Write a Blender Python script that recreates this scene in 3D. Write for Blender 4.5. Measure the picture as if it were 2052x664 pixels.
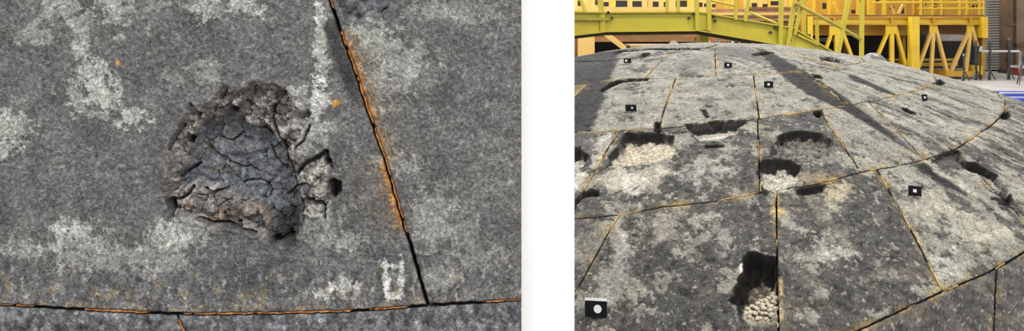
import bpy, math, random
import numpy as np
from mathutils import Vector

# ------------------------------------------------------------------ camera, light, exposure
scene = bpy.context.scene
for o in list(bpy.data.objects):
    bpy.data.objects.remove(o, do_unlink=True)
F = 1400.0            # focal length in pixels of the 2052 x 664 frame
CX, HY = 1026.0, 30.0  # principal column, horizon row
EYE = 2.1             # camera height above the floor
cam = bpy.data.cameras.new('camera')
cam.sensor_width = 36.0
cam.lens = F * 36.0 / 2052.0
cam.shift_y = -(332.0 - HY) / 2052.0
cam.clip_end = 200
camera = bpy.data.objects.new('camera', cam)
scene.collection.objects.link(camera)
camera.location = (0, 0, EYE)
camera.rotation_euler = (math.pi / 2, 0, 0)
scene.camera = camera

world = bpy.data.worlds.new('hall_light')
scene.world = world
world.use_nodes = True
bg = world.node_tree.nodes['Background']
bg.inputs[0].default_value = (0.985, 0.995, 1.0, 1)
bg.inputs[1].default_value = 0.72

def ceiling_lamp(x, y, z, sx, sy, power):
    l = bpy.data.lights.new('ceiling_lamp', 'AREA')
    l.shape = 'RECTANGLE'; l.size = sx; l.size_y = sy
    l.energy = power; l.color = (1.0, 0.985, 0.955)
    o = bpy.data.objects.new('ceiling_lamp', l)
    scene.collection.objects.link(o)
    o.location = (x, y, z)
    return o
for lx in (-4.0, 3.0, 10.0):
    for ly, pw in ((-3.0, 420), (6.5, 300), (15.0, 480), (24.0, 640)):
        ceiling_lamp(lx, ly, 9.0, 3.0, 1.2, pw)

vs = scene.view_settings
vs.view_transform = 'Standard'
vs.look = 'None'
vs.gamma = 1.0
vs.use_curve_mapping = False
vs.exposure = 0.6

# ------------------------------------------------------------------ helpers
COL = scene.collection
rnd = random.Random(7)

def lin(r, g, b, k=0.62):
    f = lambda c: (c / 255.0 / 12.92) if c <= 10 else (((c / 255.0) + 0.055) / 1.055) ** 2.4
    return (f(r) * k, f(g) * k, f(b) * k)

def at(px, py, depth):
    return Vector(((px - CX) / F * depth, depth, EYE - (py - HY) / F * depth))

def tag(o, label=None, cat=None, group=None, kind=None):
    if label: o['label'] = label
    if cat: o['category'] = cat
    if group: o['group'] = group
    if kind: o['kind'] = kind
    return o

def empty(name, loc, label, cat, group=None):
    o = bpy.data.objects.new(name, None)
    COL.objects.link(o)
    o.location = loc
    o.empty_display_size = 0.05
    return tag(o, label, cat, group)

def link(name, me, mat, parent=None):
    o = bpy.data.objects.new(name, me)
    COL.objects.link(o)
    if mat is not None and not me.materials:
        me.materials.append(mat)
    if parent is not None:
        o.parent = parent
    return o

def world_loc(o):
    v = Vector((0, 0, 0))
    while o is not None:
        v += o.location; o = o.parent
    return v

def mesh_from(name, verts, faces, mat, parent=None, origin=None, smooth=False):
    """world-space vertices; the object's origin goes to `origin` (default: middle of the bottom)"""
    V = np.array([tuple(v) for v in verts], float)
    if origin is None:
        origin = Vector(((V[:, 0].min() + V[:, 0].max()) / 2, (V[:, 1].min() + V[:, 1].max()) / 2, V[:, 2].min()))
    origin = Vector(origin)
    me = bpy.data.meshes.new(name)
    me.from_pydata((V - np.array(origin)).tolist(), [], faces)
    me.update()
    if smooth:
        me.shade_smooth()
    o = link(name, me, mat, parent)
    o.location = origin - (world_loc(parent) if parent else Vector((0, 0, 0)))
    return o

BOXF = [(0, 1, 3, 2), (4, 6, 7, 5), (0, 4, 5, 1), (2, 3, 7, 6), (0, 2, 6, 4), (1, 5, 7, 3)]
class MB:
    """collects boxes, bars and tubes that make up one part"""
    def __init__(self): self.v = []; self.f = []
    def add(self, vs, fs):
        n = len(self.v)
        self.v += [tuple(p) for p in vs]
        self.f += [tuple(i + n for i in q) for q in fs]
        return self
    def box(self, x0, x1, y0, y1, z0, z1):
        vs = [(x, y, z) for x in (x0, x1) for y in (y0, y1) for z in (z0, z1)]
        return self.add(vs, BOXF)
    def bar(self, p, q, w, h=None, up=Vector((0, 0, 1))):
        h = h or w
        p, q = Vector(p), Vector(q)
        d = (q - p).normalized()
        if abs(d.dot(up)) > 0.98: up = Vector((0, 1, 0))
        s = d.cross(up).normalized(); u = s.cross(d).normalized()
        vs = []
        for e in (p, q):
            for a in (-1, 1):
                for b in (-1, 1):
                    vs.append(e + s * (a * w / 2) + u * (b * h / 2))
        return self.add(vs, BOXF)
    def tube(self, pts, r, n=8, caps=True):
        pts = [Vector(p) for p in pts]
        rings = []
        base = len(self.v)
        for i, p in enumerate(pts):
            d = (pts[min(i + 1, len(pts) - 1)] - pts[max(i - 1, 0)]).normalized()
            up = Vector((0, 0, 1)) if abs(d.z) < 0.95 else Vector((0, 1, 0))
            s = d.cross(up).normalized(); u = s.cross(d)
            rr = r[i] if isinstance(r, (list, tuple)) else r
            for k in range(n):
                a = 2 * math.pi * k / n
                self.v.append(tuple(p + s * (math.cos(a) * rr) + u * (math.sin(a) * rr)))
        for i in range(len(pts) - 1):
            for k in range(n):
                a = base + i * n + k; b = base + i * n + (k + 1) % n
                self.f.append((a, b, b + n, a + n))
        if caps:
            self.f.append(tuple(base + k for k in range(n))[::-1])
            self.f.append(tuple(base + (len(pts) - 1) * n + k for k in range(n)))
        return self
    def build(self, name, mat, parent=None, origin=None, smooth=False):
        return mesh_from(name, self.v, self.f, mat, parent, origin, smooth)

# ---------------------------------------------------------------- procedural materials
def material(name):
    m = bpy.data.materials.new(name)
    m.use_nodes = True
    nt = m.node_tree
    return m, nt, nt.nodes['Principled BSDF']

def N(nt, t, **kw):
    n = nt.nodes.new(t)
    for k, v in kw.items():
        setattr(n, k, v)
    return n

def paint(name, rgb, rgb2=None, scale=6.0, rough=0.5, metallic=0.0, bump=0.05, detail=6.0, lo=0.35, hi=0.7):
    """two-tone noise material for painted metal, concrete and the like"""
    m, nt, b = material(name)
    rgb2 = rgb2 or tuple(c * 0.78 for c in rgb)
    tc = N(nt, 'ShaderNodeTexCoord')
    no = N(nt, 'ShaderNodeTexNoise'); no.inputs['Scale'].default_value = scale; no.inputs['Detail'].default_value = detail
    cr = N(nt, 'ShaderNodeValToRGB')
    cr.color_ramp.elements[0].position = lo; cr.color_ramp.elements[0].color = (*rgb2, 1)
    cr.color_ramp.elements[1].position = hi; cr.color_ramp.elements[1].color = (*rgb, 1)
    nt.links.new(tc.outputs['Object'], no.inputs['Vector'])
    nt.links.new(no.outputs['Fac'], cr.inputs['Fac'])
    nt.links.new(cr.outputs['Color'], b.inputs['Base Color'])
    b.inputs['Roughness'].default_value = rough
    b.inputs['Metallic'].default_value = metallic
    if bump:
        bp = N(nt, 'ShaderNodeBump'); bp.inputs['Strength'].default_value = bump; bp.inputs['Distance'].default_value = 0.02
        nt.links.new(no.outputs['Fac'], bp.inputs['Height'])
        nt.links.new(bp.outputs['Normal'], b.inputs['Normal'])
    return m

def char_material(name, scale, bump=0.5, rough=0.9, dist=0.004, squig=0.9):
    """charred ablator: albedo attribute (stains, deposits, soot, painted pit shade) times fine grain with pale and dark squiggles"""
    m, nt, b = material(name)
    L = nt.links.new
    at_ = N(nt, 'ShaderNodeAttribute'); at_.attribute_name = 'char'
    tc = N(nt, 'ShaderNodeTexCoord')
    def noise(sc, det, dis=0.0, off=0.0, rough_=0.55):
        mp = N(nt, 'ShaderNodeMapping'); mp.inputs['Location'].default_value = (off, off * 1.7, off * .6)
        L(tc.outputs['Object'], mp.inputs['Vector'])
        n = N(nt, 'ShaderNodeTexNoise')
        n.inputs['Scale'].default_value = sc; n.inputs['Detail'].default_value = det
        n.inputs['Distortion'].default_value = dis; n.inputs['Roughness'].default_value = rough_
        L(mp.outputs[0], n.inputs['Vector'])
        return n.outputs['Fac']
    def math_(op, a, bb=None, c=None):
        n = N(nt, 'ShaderNodeMath', operation=op)
        for i, v in enumerate((a, bb, c)):
            if v is None: continue
            if isinstance(v, (int, float)): n.inputs[i].default_value = v
            else: L(v, n.inputs[i])
        return n.outputs[0]
    def ramp(v, lo, hi, a, bb):
        n = N(nt, 'ShaderNodeMapRange'); n.clamp = True
        L(v, n.inputs[0])
        for i, x in enumerate((lo, hi, a, bb)): n.inputs[i + 1].default_value = x
        return n.outputs[0]
    g1 = noise(scale, 2.0, 0.7)
    g2 = noise(scale * 1.15, 2.0, 0.7, 3.1)
    g3 = noise(scale * 2.6, 2.0, 0.6, 7.7, 0.65)
    g4 = noise(scale * 0.30, 4.0, 0.6, 1.3)
    g5 = noise(scale * 0.8, 1.0, 0.3, 5.9)
    w1 = math_('ABSOLUTE', math_('SUBTRACT', g1, 0.5))
    w2 = math_('ABSOLUTE', math_('SUBTRACT', g2, 0.52))
    gate = ramp(g5, 0.42, 0.54, 0.15, 1.0)
    gate2 = ramp(g5, 0.48, 0.60, 1.0, 0.25)
    pale = math_('MULTIPLY', ramp(w1, 0.012, 0.045, 1.0, 0.0), gate)     # thin pale squiggles
    dark = math_('MULTIPLY', ramp(w2, 0.010, 0.040, 1.0, 0.0), gate2)    # thin dark squiggles
    fine = ramp(g3, 0.34, 0.66, 0.64, 1.38)
    mid = ramp(g4, 0.34, 0.66, 0.80, 1.2)
    k = math_('ADD', 1.0, math_('MULTIPLY', pale, 0.62 * squig))
    k = math_('SUBTRACT', k, math_('MULTIPLY', dark, 0.34 * squig))
    k = math_('SUBTRACT', k, 1.0)
    k = math_('ADD', 1.0, math_('MULTIPLY', k, at_.outputs['Alpha']))
    k = math_('MULTIPLY', math_('MULTIPLY', k, fine), mid)
    mx = N(nt, 'ShaderNodeVectorMath', operation='SCALE')
    L(at_.outputs['Color'], mx.inputs[0]); L(k, mx.inputs['Scale'])
    L(mx.outputs[0], b.inputs['Base Color'])
    b.inputs['Roughness'].default_value = rough
    b.inputs['Specular IOR Level'].default_value = 0.25
    hgt = math_('ADD', math_('MULTIPLY', g3, 0.55), math_('MULTIPLY', math_('SUBTRACT', pale, dark), 0.25))
    hgt = math_('ADD', hgt, math_('MULTIPLY', g1, 0.5))
    bp = N(nt, 'ShaderNodeBump'); bp.inputs['Strength'].default_value = bump; bp.inputs['Distance'].default_value = dist
    L(hgt, bp.inputs['Height']); L(bp.outputs['Normal'], b.inputs['Normal'])
    return m

# ---------------------------------------------------------------- numpy noise and outlines
_rs = np.random.RandomState(11)
PERM = np.concatenate([_rs.permutation(256)] * 3)
GA = _rs.rand(256) * 2 * np.pi
GX, GY = np.cos(GA), np.sin(GA)
def perlin(x, y, seed=0):
    x = np.asarray(x, float) + seed * 17.31; y = np.asarray(y, float) + seed * 9.77
    xi = np.floor(x).astype(int); yi = np.floor(y).astype(int)
    xf = x - xi; yf = y - yi
    u = xf * xf * xf * (xf * (xf * 6 - 15) + 10); v = yf * yf * yf * (yf * (yf * 6 - 15) + 10)
    def g(i, j, dx, dy):
        h = PERM[PERM[(i + seed * 31) & 255] + (j & 255)] & 255
        return GX[h] * dx + GY[h] * dy
    a = g(xi, yi, xf, yf); b = g(xi + 1, yi, xf - 1, yf)
    c = g(xi, yi + 1, xf, yf - 1); d = g(xi + 1, yi + 1, xf - 1, yf - 1)
    return ((a + u * (b - a)) * (1 - v) + (c + u * (d - c)) * v) * 1.5
def fbm(x, y, o=4, seed=0, gain=0.5):
    s = 0; a = 1; t = 0
    for k in range(o):
        s = s + a * perlin(x * 2 ** k, y * 2 ** k, seed + k); t += a; a *= gain
    return s / t
def worley(x, y, seed=0):
    xi = np.floor(x).astype(int); yi = np.floor(y).astype(int)
    f1 = np.full(x.shape, 9.0); f2 = np.full(x.shape, 9.0); idd = np.zeros(x.shape, int)
    for i in (-1, 0, 1):
        for j in (-1, 0, 1):
            h = PERM[PERM[(xi + i + seed * 13) & 255] + ((yi + j) & 255)] & 255
            h2 = PERM[h + 7] & 255
            d = np.hypot(xi + i + h / 256.0 - x, yi + j + h2 / 256.0 - y)
            n = d < f1
            f2 = np.where(n, f1, np.minimum(f2, d)); idd = np.where(n, h, idd); f1 = np.where(n, d, f1)
    return f1, f2, idd
def sstep(a, b, x):
    t = np.clip((x - a) / (b - a), 0, 1)
    return t * t * (3 - 2 * t)
def inside(P, x, y):
    """signed distance to a polygon, positive inside"""
    P = np.asarray(P, float)
    d = np.full(x.shape, 1e9); ins = np.zeros(x.shape, bool)
    for k in range(len(P)):
        a = P[k]; b = P[(k + 1) % len(P)]
        e = b - a
        t = np.clip(((x - a[0]) * e[0] + (y - a[1]) * e[1]) / (e @ e + 1e-12), 0, 1)
        d = np.minimum(d, np.hypot(x - a[0] - t * e[0], y - a[1] - t * e[1]))
        c = (a[1] > y) != (b[1] > y)
        with np.errstate(divide='ignore', invalid='ignore'):
            xx = a[0] + (y - a[1]) * e[0] / (e[1] if e[1] else 1e-12)
        ins ^= c & (x < xx)
    return np.where(ins, d, -d)
def line_dist(P, x, y):
    P = np.asarray(P, float); d = np.full(x.shape, 1e9)
    for a, b in zip(P[:-1], P[1:]):
        e = b - a
        t = np.clip(((x - a[0]) * e[0] + (y - a[1]) * e[1]) / (e @ e + 1e-12), 0, 1)
        d = np.minimum(d, np.hypot(x - a[0] - t * e[0], y - a[1] - t * e[1]))
    return d
def mix(c, col, k):
    return c + (np.asarray(col) - c) * k[..., None]

def grid_mesh(name, X, skirt, col, alpha, mat, parent):
    """X: (nv, nu, 3) world points of the outer face, skirt: same border pushed inwards -> side walls"""
    nv, nu = X.shape[:2]
    top = X.reshape(-1, 3)
    idx = np.arange(nv * nu).reshape(nv, nu)
    q = np.stack([idx[:-1, :-1], idx[:-1, 1:], idx[1:, 1:], idx[1:, :-1]], -1).reshape(-1, 4)
    loop = np.concatenate([idx[0, :], idx[1:, -1], idx[-1, -2::-1], idx[-2:0:-1, 0]])
    sk = skirt.reshape(-1, 3)[loop]
    n0 = len(top); m = len(loop)
    V = np.concatenate([top, top[loop], sk])
    a = n0 + np.arange(m); b = n0 + (np.arange(m) + 1) % m
    q2 = np.stack([b, a, a + m, b + m], -1)
    Q = np.concatenate([q, q2])
    C = np.concatenate([col.reshape(-1, 3)] + [col.reshape(-1, 3)[loop] * 0 + np.array([.05, .047, .045])] * 2)
    A = np.concatenate([alpha.reshape(-1), np.zeros(2 * m)])
    org = np.array(parent.location) if parent else np.zeros(3)
    me = bpy.data.meshes.new(name)
    me.vertices.add(len(V)); me.vertices.foreach_set('co', (V - org).astype(np.float32).ravel())
    me.loops.add(Q.size); me.loops.foreach_set('vertex_index', Q.astype(np.int32).ravel())
    me.polygons.add(len(Q))
    me.polygons.foreach_set('loop_start', np.arange(0, Q.size, 4, dtype=np.int32))
    me.polygons.foreach_set('loop_total', np.full(len(Q), 4, np.int32))
    sm = np.ones(len(Q), bool)
    me.polygons.foreach_set('use_smooth', sm)
    me.update(calc_edges=True)
    ca = me.color_attributes.new('char', 'FLOAT_COLOR', 'POINT')
    ca.data.foreach_set('color', np.concatenate([np.clip(C, 0.004, 1), A[:, None]], 1).astype(np.float32).ravel())
    return link(name, me, mat, parent)

# ---------------------------------------------------------------- materials
M = {}
M['white_wall'] = paint('white_wall_paint', (0.95, 0.95, 0.95), (0.94, 0.94, 0.94), 3, 0.7, bump=0.01)
M['concrete'] = paint('pale_concrete', lin(205, 196, 190), lin(180, 172, 166), 1.2, 0.55, bump=0.02)
M['back_wall'] = paint('dim_hall_wall', lin(92, 86, 78), lin(64, 60, 56), 0.6, 0.8)
M['lime'] = paint('lime_yellow_paint', lin(212, 196, 50), lin(196, 178, 44), 2.5, 0.45, bump=0.02)
M['olive'] = paint('olive_yellow_paint', lin(186, 174, 50), lin(150, 140, 44), 4, 0.5, bump=0.02)
M['yellow'] = paint('golden_yellow_paint', lin(248, 212, 54), lin(230, 184, 42), 1.6, 0.45, bump=0.02)
M['amber'] = paint('amber_yellow_paint', lin(230, 178, 44), lin(190, 132, 32), 1.1, 0.5, bump=0.03)
M['tan'] = paint('tan_painted_steel', lin(246, 208, 122), lin(226, 180, 92), 1.5, 0.5, bump=0.02)
M['brown'] = paint('brown_weathered_steel', lin(158, 108, 44), lin(112, 76, 36), 1.3, 0.6, bump=0.03)
M['pinkbrown'] = paint('dusty_deck_boards', lin(204, 160, 112), lin(150, 102, 66), 1.5, 0.7, bump=0.03)
M['dark'] = paint('dark_recess', lin(40, 36, 30), lin(20, 18, 16), 1.5, 0.8)
M['black'] = paint('black_card', lin(22, 22, 24), lin(14, 14, 16), 20, 0.6, bump=0.01)
M['black'].node_tree.nodes['Principled BSDF'].inputs['Specular IOR Level'].default_value = 0.08
M['target_white'] = paint('white_target_print', lin(232, 232, 236), lin(215, 215, 220), 30, 0.6, bump=0.0)
M['grey_slat'] = paint('grey_sheet_metal', lin(196, 188, 178), lin(150, 143, 136), 2, 0.55, bump=0.05)
M['grey_dome'] = paint('grey_plastic', lin(112, 107, 102), lin(88, 83, 80), 3, 0.4, bump=0.02)
M['taupe'] = paint('taupe_column', lin(160, 132, 106), lin(120, 96, 78), 1.4, 0.7, bump=0.03)
M['umber'] = paint('umber_column', lin(122, 94, 66), lin(80, 60, 44), 1.4, 0.7, bump=0.03)
M['charcoal'] = paint('charcoal_metal', lin(58, 56, 58), lin(34, 33, 36), 3, 0.5, bump=0.02)
M['silver'] = paint('bright_metal', lin(226, 222, 218), lin(190, 186, 182), 3, 0.35, bump=0.02)
M['red'] = paint('brick_red_paint', lin(150, 58, 38), lin(120, 46, 32), 3, 0.5, bump=0.02)
M['rose'] = paint('dusty_red_plastic', lin(160, 104, 92), lin(130, 84, 76), 3, 0.5, bump=0.02)
M['blue'] = paint('blue_plastic', lin(54, 92, 214), lin(40, 70, 180), 2, 0.4, bump=0.02)
M['skyblue'] = paint('pale_blue_plastic', lin(150, 200, 226), lin(120, 170, 200), 3, 0.4, bump=0.02)
M['steelblue'] = paint('blue_grey_plastic', lin(120, 126, 150), lin(100, 104, 124), 3, 0.4, bump=0.02)
M['substrate'] = paint('dark_substructure', lin(40, 36, 32), lin(24, 22, 20), 5, 0.9)
M['carrier'] = paint('grey_carrier_metal', lin(120, 120, 124), lin(96, 96, 100), 3, 0.4, 0.4)
M['rubble'] = paint('cream_char_fragment', lin(236, 224, 198), lin(150, 138, 118), 38, 0.9, bump=0.4, lo=0.3, hi=0.6)
M['char_panel'] = char_material('charred_panel', 50.0, 0.8, dist=0.006, squig=1.0)
M['char_dome'] = char_material('charred_dome', 38.0, 0.7, dist=0.010, squig=0.8)

def filler_material(name, scale):
    m, nt, b = material(name)
    tc = N(nt, 'ShaderNodeTexCoord')
    no = N(nt, 'ShaderNodeTexNoise'); no.inputs['Scale'].default_value = scale; no.inputs['Detail'].default_value = 5
    a = N(nt, 'ShaderNodeAttribute'); a.attribute_name = 'char'
    mr = N(nt, 'ShaderNodeMapRange'); mr.inputs[1].default_value = 0.3; mr.inputs[2].default_value = 0.7
    mr.inputs[3].default_value = 0.45; mr.inputs[4].default_value = 1.35
    nt.links.new(tc.outputs['Object'], no.inputs['Vector']); nt.links.new(no.outputs['Fac'], mr.inputs[0])
    sc = N(nt, 'ShaderNodeVectorMath', operation='SCALE')
    nt.links.new(a.outputs['Color'], sc.inputs[0]); nt.links.new(mr.outputs[0], sc.inputs['Scale'])
    nt.links.new(sc.outputs[0], b.inputs['Base Color'])
    b.inputs['Roughness'].default_value = 0.85
    bp = N(nt, 'ShaderNodeBump'); bp.inputs['Strength'].default_value = 0.5; bp.inputs['Distance'].default_value = 0.004
    nt.links.new(no.outputs['Fac'], bp.inputs['Height']); nt.links.new(bp.outputs['Normal'], b.inputs['Normal'])
    return m
M['filler_panel'] = filler_material('rusty_seam_filler', 110)
M['filler_dome'] = filler_material('golden_seam_filler', 60)

# ------------------------------------------------------------------ the setting
fl = MB().box(-14, 26, -8, 36, -0.15, 0.0).build('floor', M['concrete'])
tag(fl, 'pale concrete floor of the assembly hall', None, kind='structure')
wb = MB().box(-14, 26, 34, 34.3, 0.0, 12.0).build('wall_back', M['back_wall'])
tag(wb, 'dim brownish wall at the far end of the hall', None, kind='structure')
WALL_Y = 1.690
wl = MB().box(-3.2, (1151 - CX) / F * WALL_Y, WALL_Y, WALL_Y + 0.12, 0.0, 2.9).build('gap_wall', M['white_wall'])  # added partition, stands in for a blank white gap
tag(wl, 'plain white partition added to fill the gap between the mounted panel and the dome', None, kind='structure')

# ------------------------------------------------------------------ close-up panel on the partition
PD = 1.60                 # depth of its face
PS = PD / F               # metres per pixel on its face
panel = empty('heat_shield_section', at(420, 880, PD + 0.02),
              'flat charred grey heat shield section with one big central crater, hung on the added white wall', 'heat shield')

SEAM = [(620, -260), (636, -100), (650, -30), (661, 0), (680, 60), (706, 130), (737, 225), (771, 320), (801, 425), (829, 515), (856, 612)]
HSEAM = [(-420, 600), (0, 613), (70, 617), (150, 622), (310, 630), (400, 632), (560, 630), (700, 626), (855, 615), (940, 610), (1060, 602)]
SEAM2 = [(352, 628), (358, 645), (368, 668), (400, 760), (430, 900)]
def f_of(P, t, i, o):
    P = np.array(P); return np.interp(t, P[:, i], P[:, o])
def seam_x(y): return f_of(SEAM, y, 1, 0) + 1.6 * perlin(y / 17.0, y * 0 + 3.3, 5)
def hseam_y(x): return f_of(HSEAM, x, 0, 1) + 1.3 * perlin(x / 19.0, x * 0 + 1.3, 6)
def seam2_x(y): return f_of(SEAM2, y, 1, 0) + 1.3 * perlin(y / 13.0, y * 0 + 8.3, 7)

CRATER = [(334, 420), (331, 370), (337, 330), (342, 290), (352, 262), (366, 236), (382, 207), (392, 210), (399, 222), (412, 209),
          (424, 205), (440, 176), (452, 171), (476, 182), (490, 176), (508, 158), (530, 166), (548, 164), (572, 178), (588, 196),
          (601, 222), (620, 214), (628, 226), (622, 245), (608, 262), (596, 282), (592, 302), (602, 328), (618, 318), (650, 304),
          (664, 306), (668, 330), (664, 350), (680, 362), (685, 380), (672, 402), (657, 420), (652, 438), (630, 432), (614, 442),
          (606, 464), (594, 482), (566, 498), (540, 491), (520, 474), (492, 468), (462, 458), (430, 462), (404, 450), (384, 440), (352, 438)]
POCKET = [(350, 352), (364, 322), (374, 296), (384, 262), (392, 236), (408, 240), (424, 252), (440, 232), (456, 212), (474, 230), (492, 250),
          (506, 258), (520, 240), (545, 268), (556, 300), (572, 330), (580, 360), (592, 380), (602, 410), (598, 440), (590, 472),
          (566, 484), (548, 470), (530, 440), (510, 415), (470, 394), (430, 386), (396, 380), (380, 372), (360, 384), (346, 400), (344, 372)]
CRACKS = [([(592, 352), (600, 338), (612, 326), (640, 311), (656, 303)], 5.5), ([(652, 303), (660, 318), (666, 336)], 5),
          ([(614, 404), (630, 404), (644, 410), (652, 420), (651, 437)], 4.5), ([(576, 330), (590, 372), (600, 402), (606, 440)], 4),
          ([(336, 402), (338, 420), (345, 434)], 6), ([(346, 362), (362, 348), (380, 336)], 4), ([(378, 378), (366, 396), (350, 404)], 4.5),
          ([(528, 300), (545, 330), (560, 350)], 2.2), ([(545, 210), (540, 240), (552, 272), (566, 300), (574, 332)], 4.5),
          ([(470, 375), (505, 368), (520, 374), (530, 392), (524, 404)], 2.2), ([(425, 282), (448, 288), (470, 274)], 2.2),
          ([(404, 300), (418, 318), (430, 322)], 2.0), ([(440, 330), (470, 344), (486, 340), (500, 352)], 2.0),
          ([(392, 440), (420, 452), (450, 452), (480, 462), (510, 470)], 4), ([(340, 300), (350, 275), (364, 250)], 3),
          ([(400, 384), (420, 392), (440, 386)], 3.2), ([(590, 300), (608, 282), (622, 250)], 3.0), ([(436, 200), (448, 178)], 2.5),
          ([(502, 262), (520, 262), (530, 276)], 2.5), ([(384, 210), (396, 226)], 5), ([(562, 402), (580, 384), (602, 372)], 2.5)]
HOLES = [(578, 484, 20, 13), (548, 486, 12, 9), (458, 220, 10, 9), (394, 228, 8, 8), (340, 412, 6, 16), (372, 282, 7, 12), (658, 322, 7, 10)]
FLAKE = [(618, 350), (630, 332), (645, 318), (660, 338), (662, 360), (652, 398), (636, 402), (618, 398)]
GAP = [(656, 364), (670, 357), (684, 366), (682, 386), (670, 404), (659, 398), (662, 380)]
FLAKE2 = [(612, 414), (630, 408), (644, 414), (648, 432), (622, 436), (606, 430)]
CRATER_TOP = [(668, -20), (676, 12), (690, 40), (702, 47), (730, 43), (760, 33), (782, 20), (806, 0), (830, -50), (790, -120), (700, -120), (664, -60)]
# pale deposits: x, y, radius x, radius y, strength
PALE = [(130, 15, 40, 22, .7), (228, 18, 30, 42, .8), (70, 70, 34, 22, .6), (168, 40, 26, 20, .7), (162, 82, 14, 42, .9), (185, 145, 34, 34, 1.1),
        (205, 180, 32, 36, 1.1), (150, 190, 16, 34, .9), (268, 240, 28, 20, 1.1), (190, 228, 30, 10, .6), (22, 255, 36, 36, 1.0), (8, 300, 20, 20, .9),
        (408, 14, 34, 22, .9), (490, 12, 36, 18, .9), (310, 10, 14, 14, .5), (412, 150, 26, 26, .5), (345, 150, 18, 12, .4), (640, 60, 11, 60, 1.2), (646, 120, 12, 60, 1.2),
        (640, 200, 18, 50, 1.5), (640, 260, 18, 34, .9), (595, 190, 26, 14, .9), (610, 205, 30, 14, .9), (660, 250, 22, 14, .4),
        (800, 130, 60, 40, .7), (760, 170, 34, 40, .6), (780, 95, 50, 16, .6), (745, 66, 40, 22, .9), (805, 170, 30, 24, .5), (950, 20, 50, 24, .5), (890, 20, 60, 16, .5),
        (870, 440, 44, 60, .6), (925, 465, 30, 40, .5), (800, 325, 40, 20, .5), (880, 560, 40, 24, .5), (960, 520, 50, 30, .4),
        (150, 465, 40, 26, .8), (175, 500, 60, 40, .7), (118, 500, 12, 50, .7), (50, 500, 50, 18, .6), (250, 520, 60, 30, .4), (340, 480, 44, 36, .8), (385, 460, 34, 40, .7),
        (320, 520, 60, 30, .6), (700, 490, 34, 18, .6), (640, 440, 40, 22, .6), (640, 480, 40, 20, .5), (773, 562, 6, 36, 1.9), (803, 558, 6, 34, 1.8), (788, 594, 24, 7, 1.7), (650, 590, 20, 12, 1.2), (120, 480, 8, 44, 1.3), (148, 460, 34, 8, 1.3), (345, 470, 30, 26, 1.25), (690, 575, 26, 14, 1.4),
        (788, 534, 18, 5, 1.8), (700, 580, 30, 20, .7), (620, 250, 26, 44, .7), (615, 290, 24, 26, .6), (600, 240, 22, 26, .6), (985, 340, 40, 60, .2)]
RUSTED = [(60, 250, 1, 1.0), (250, 340, 1, .7), (320, 470, -1, .9)]   # along the slanting seam: from y, to y, side, strength

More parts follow.
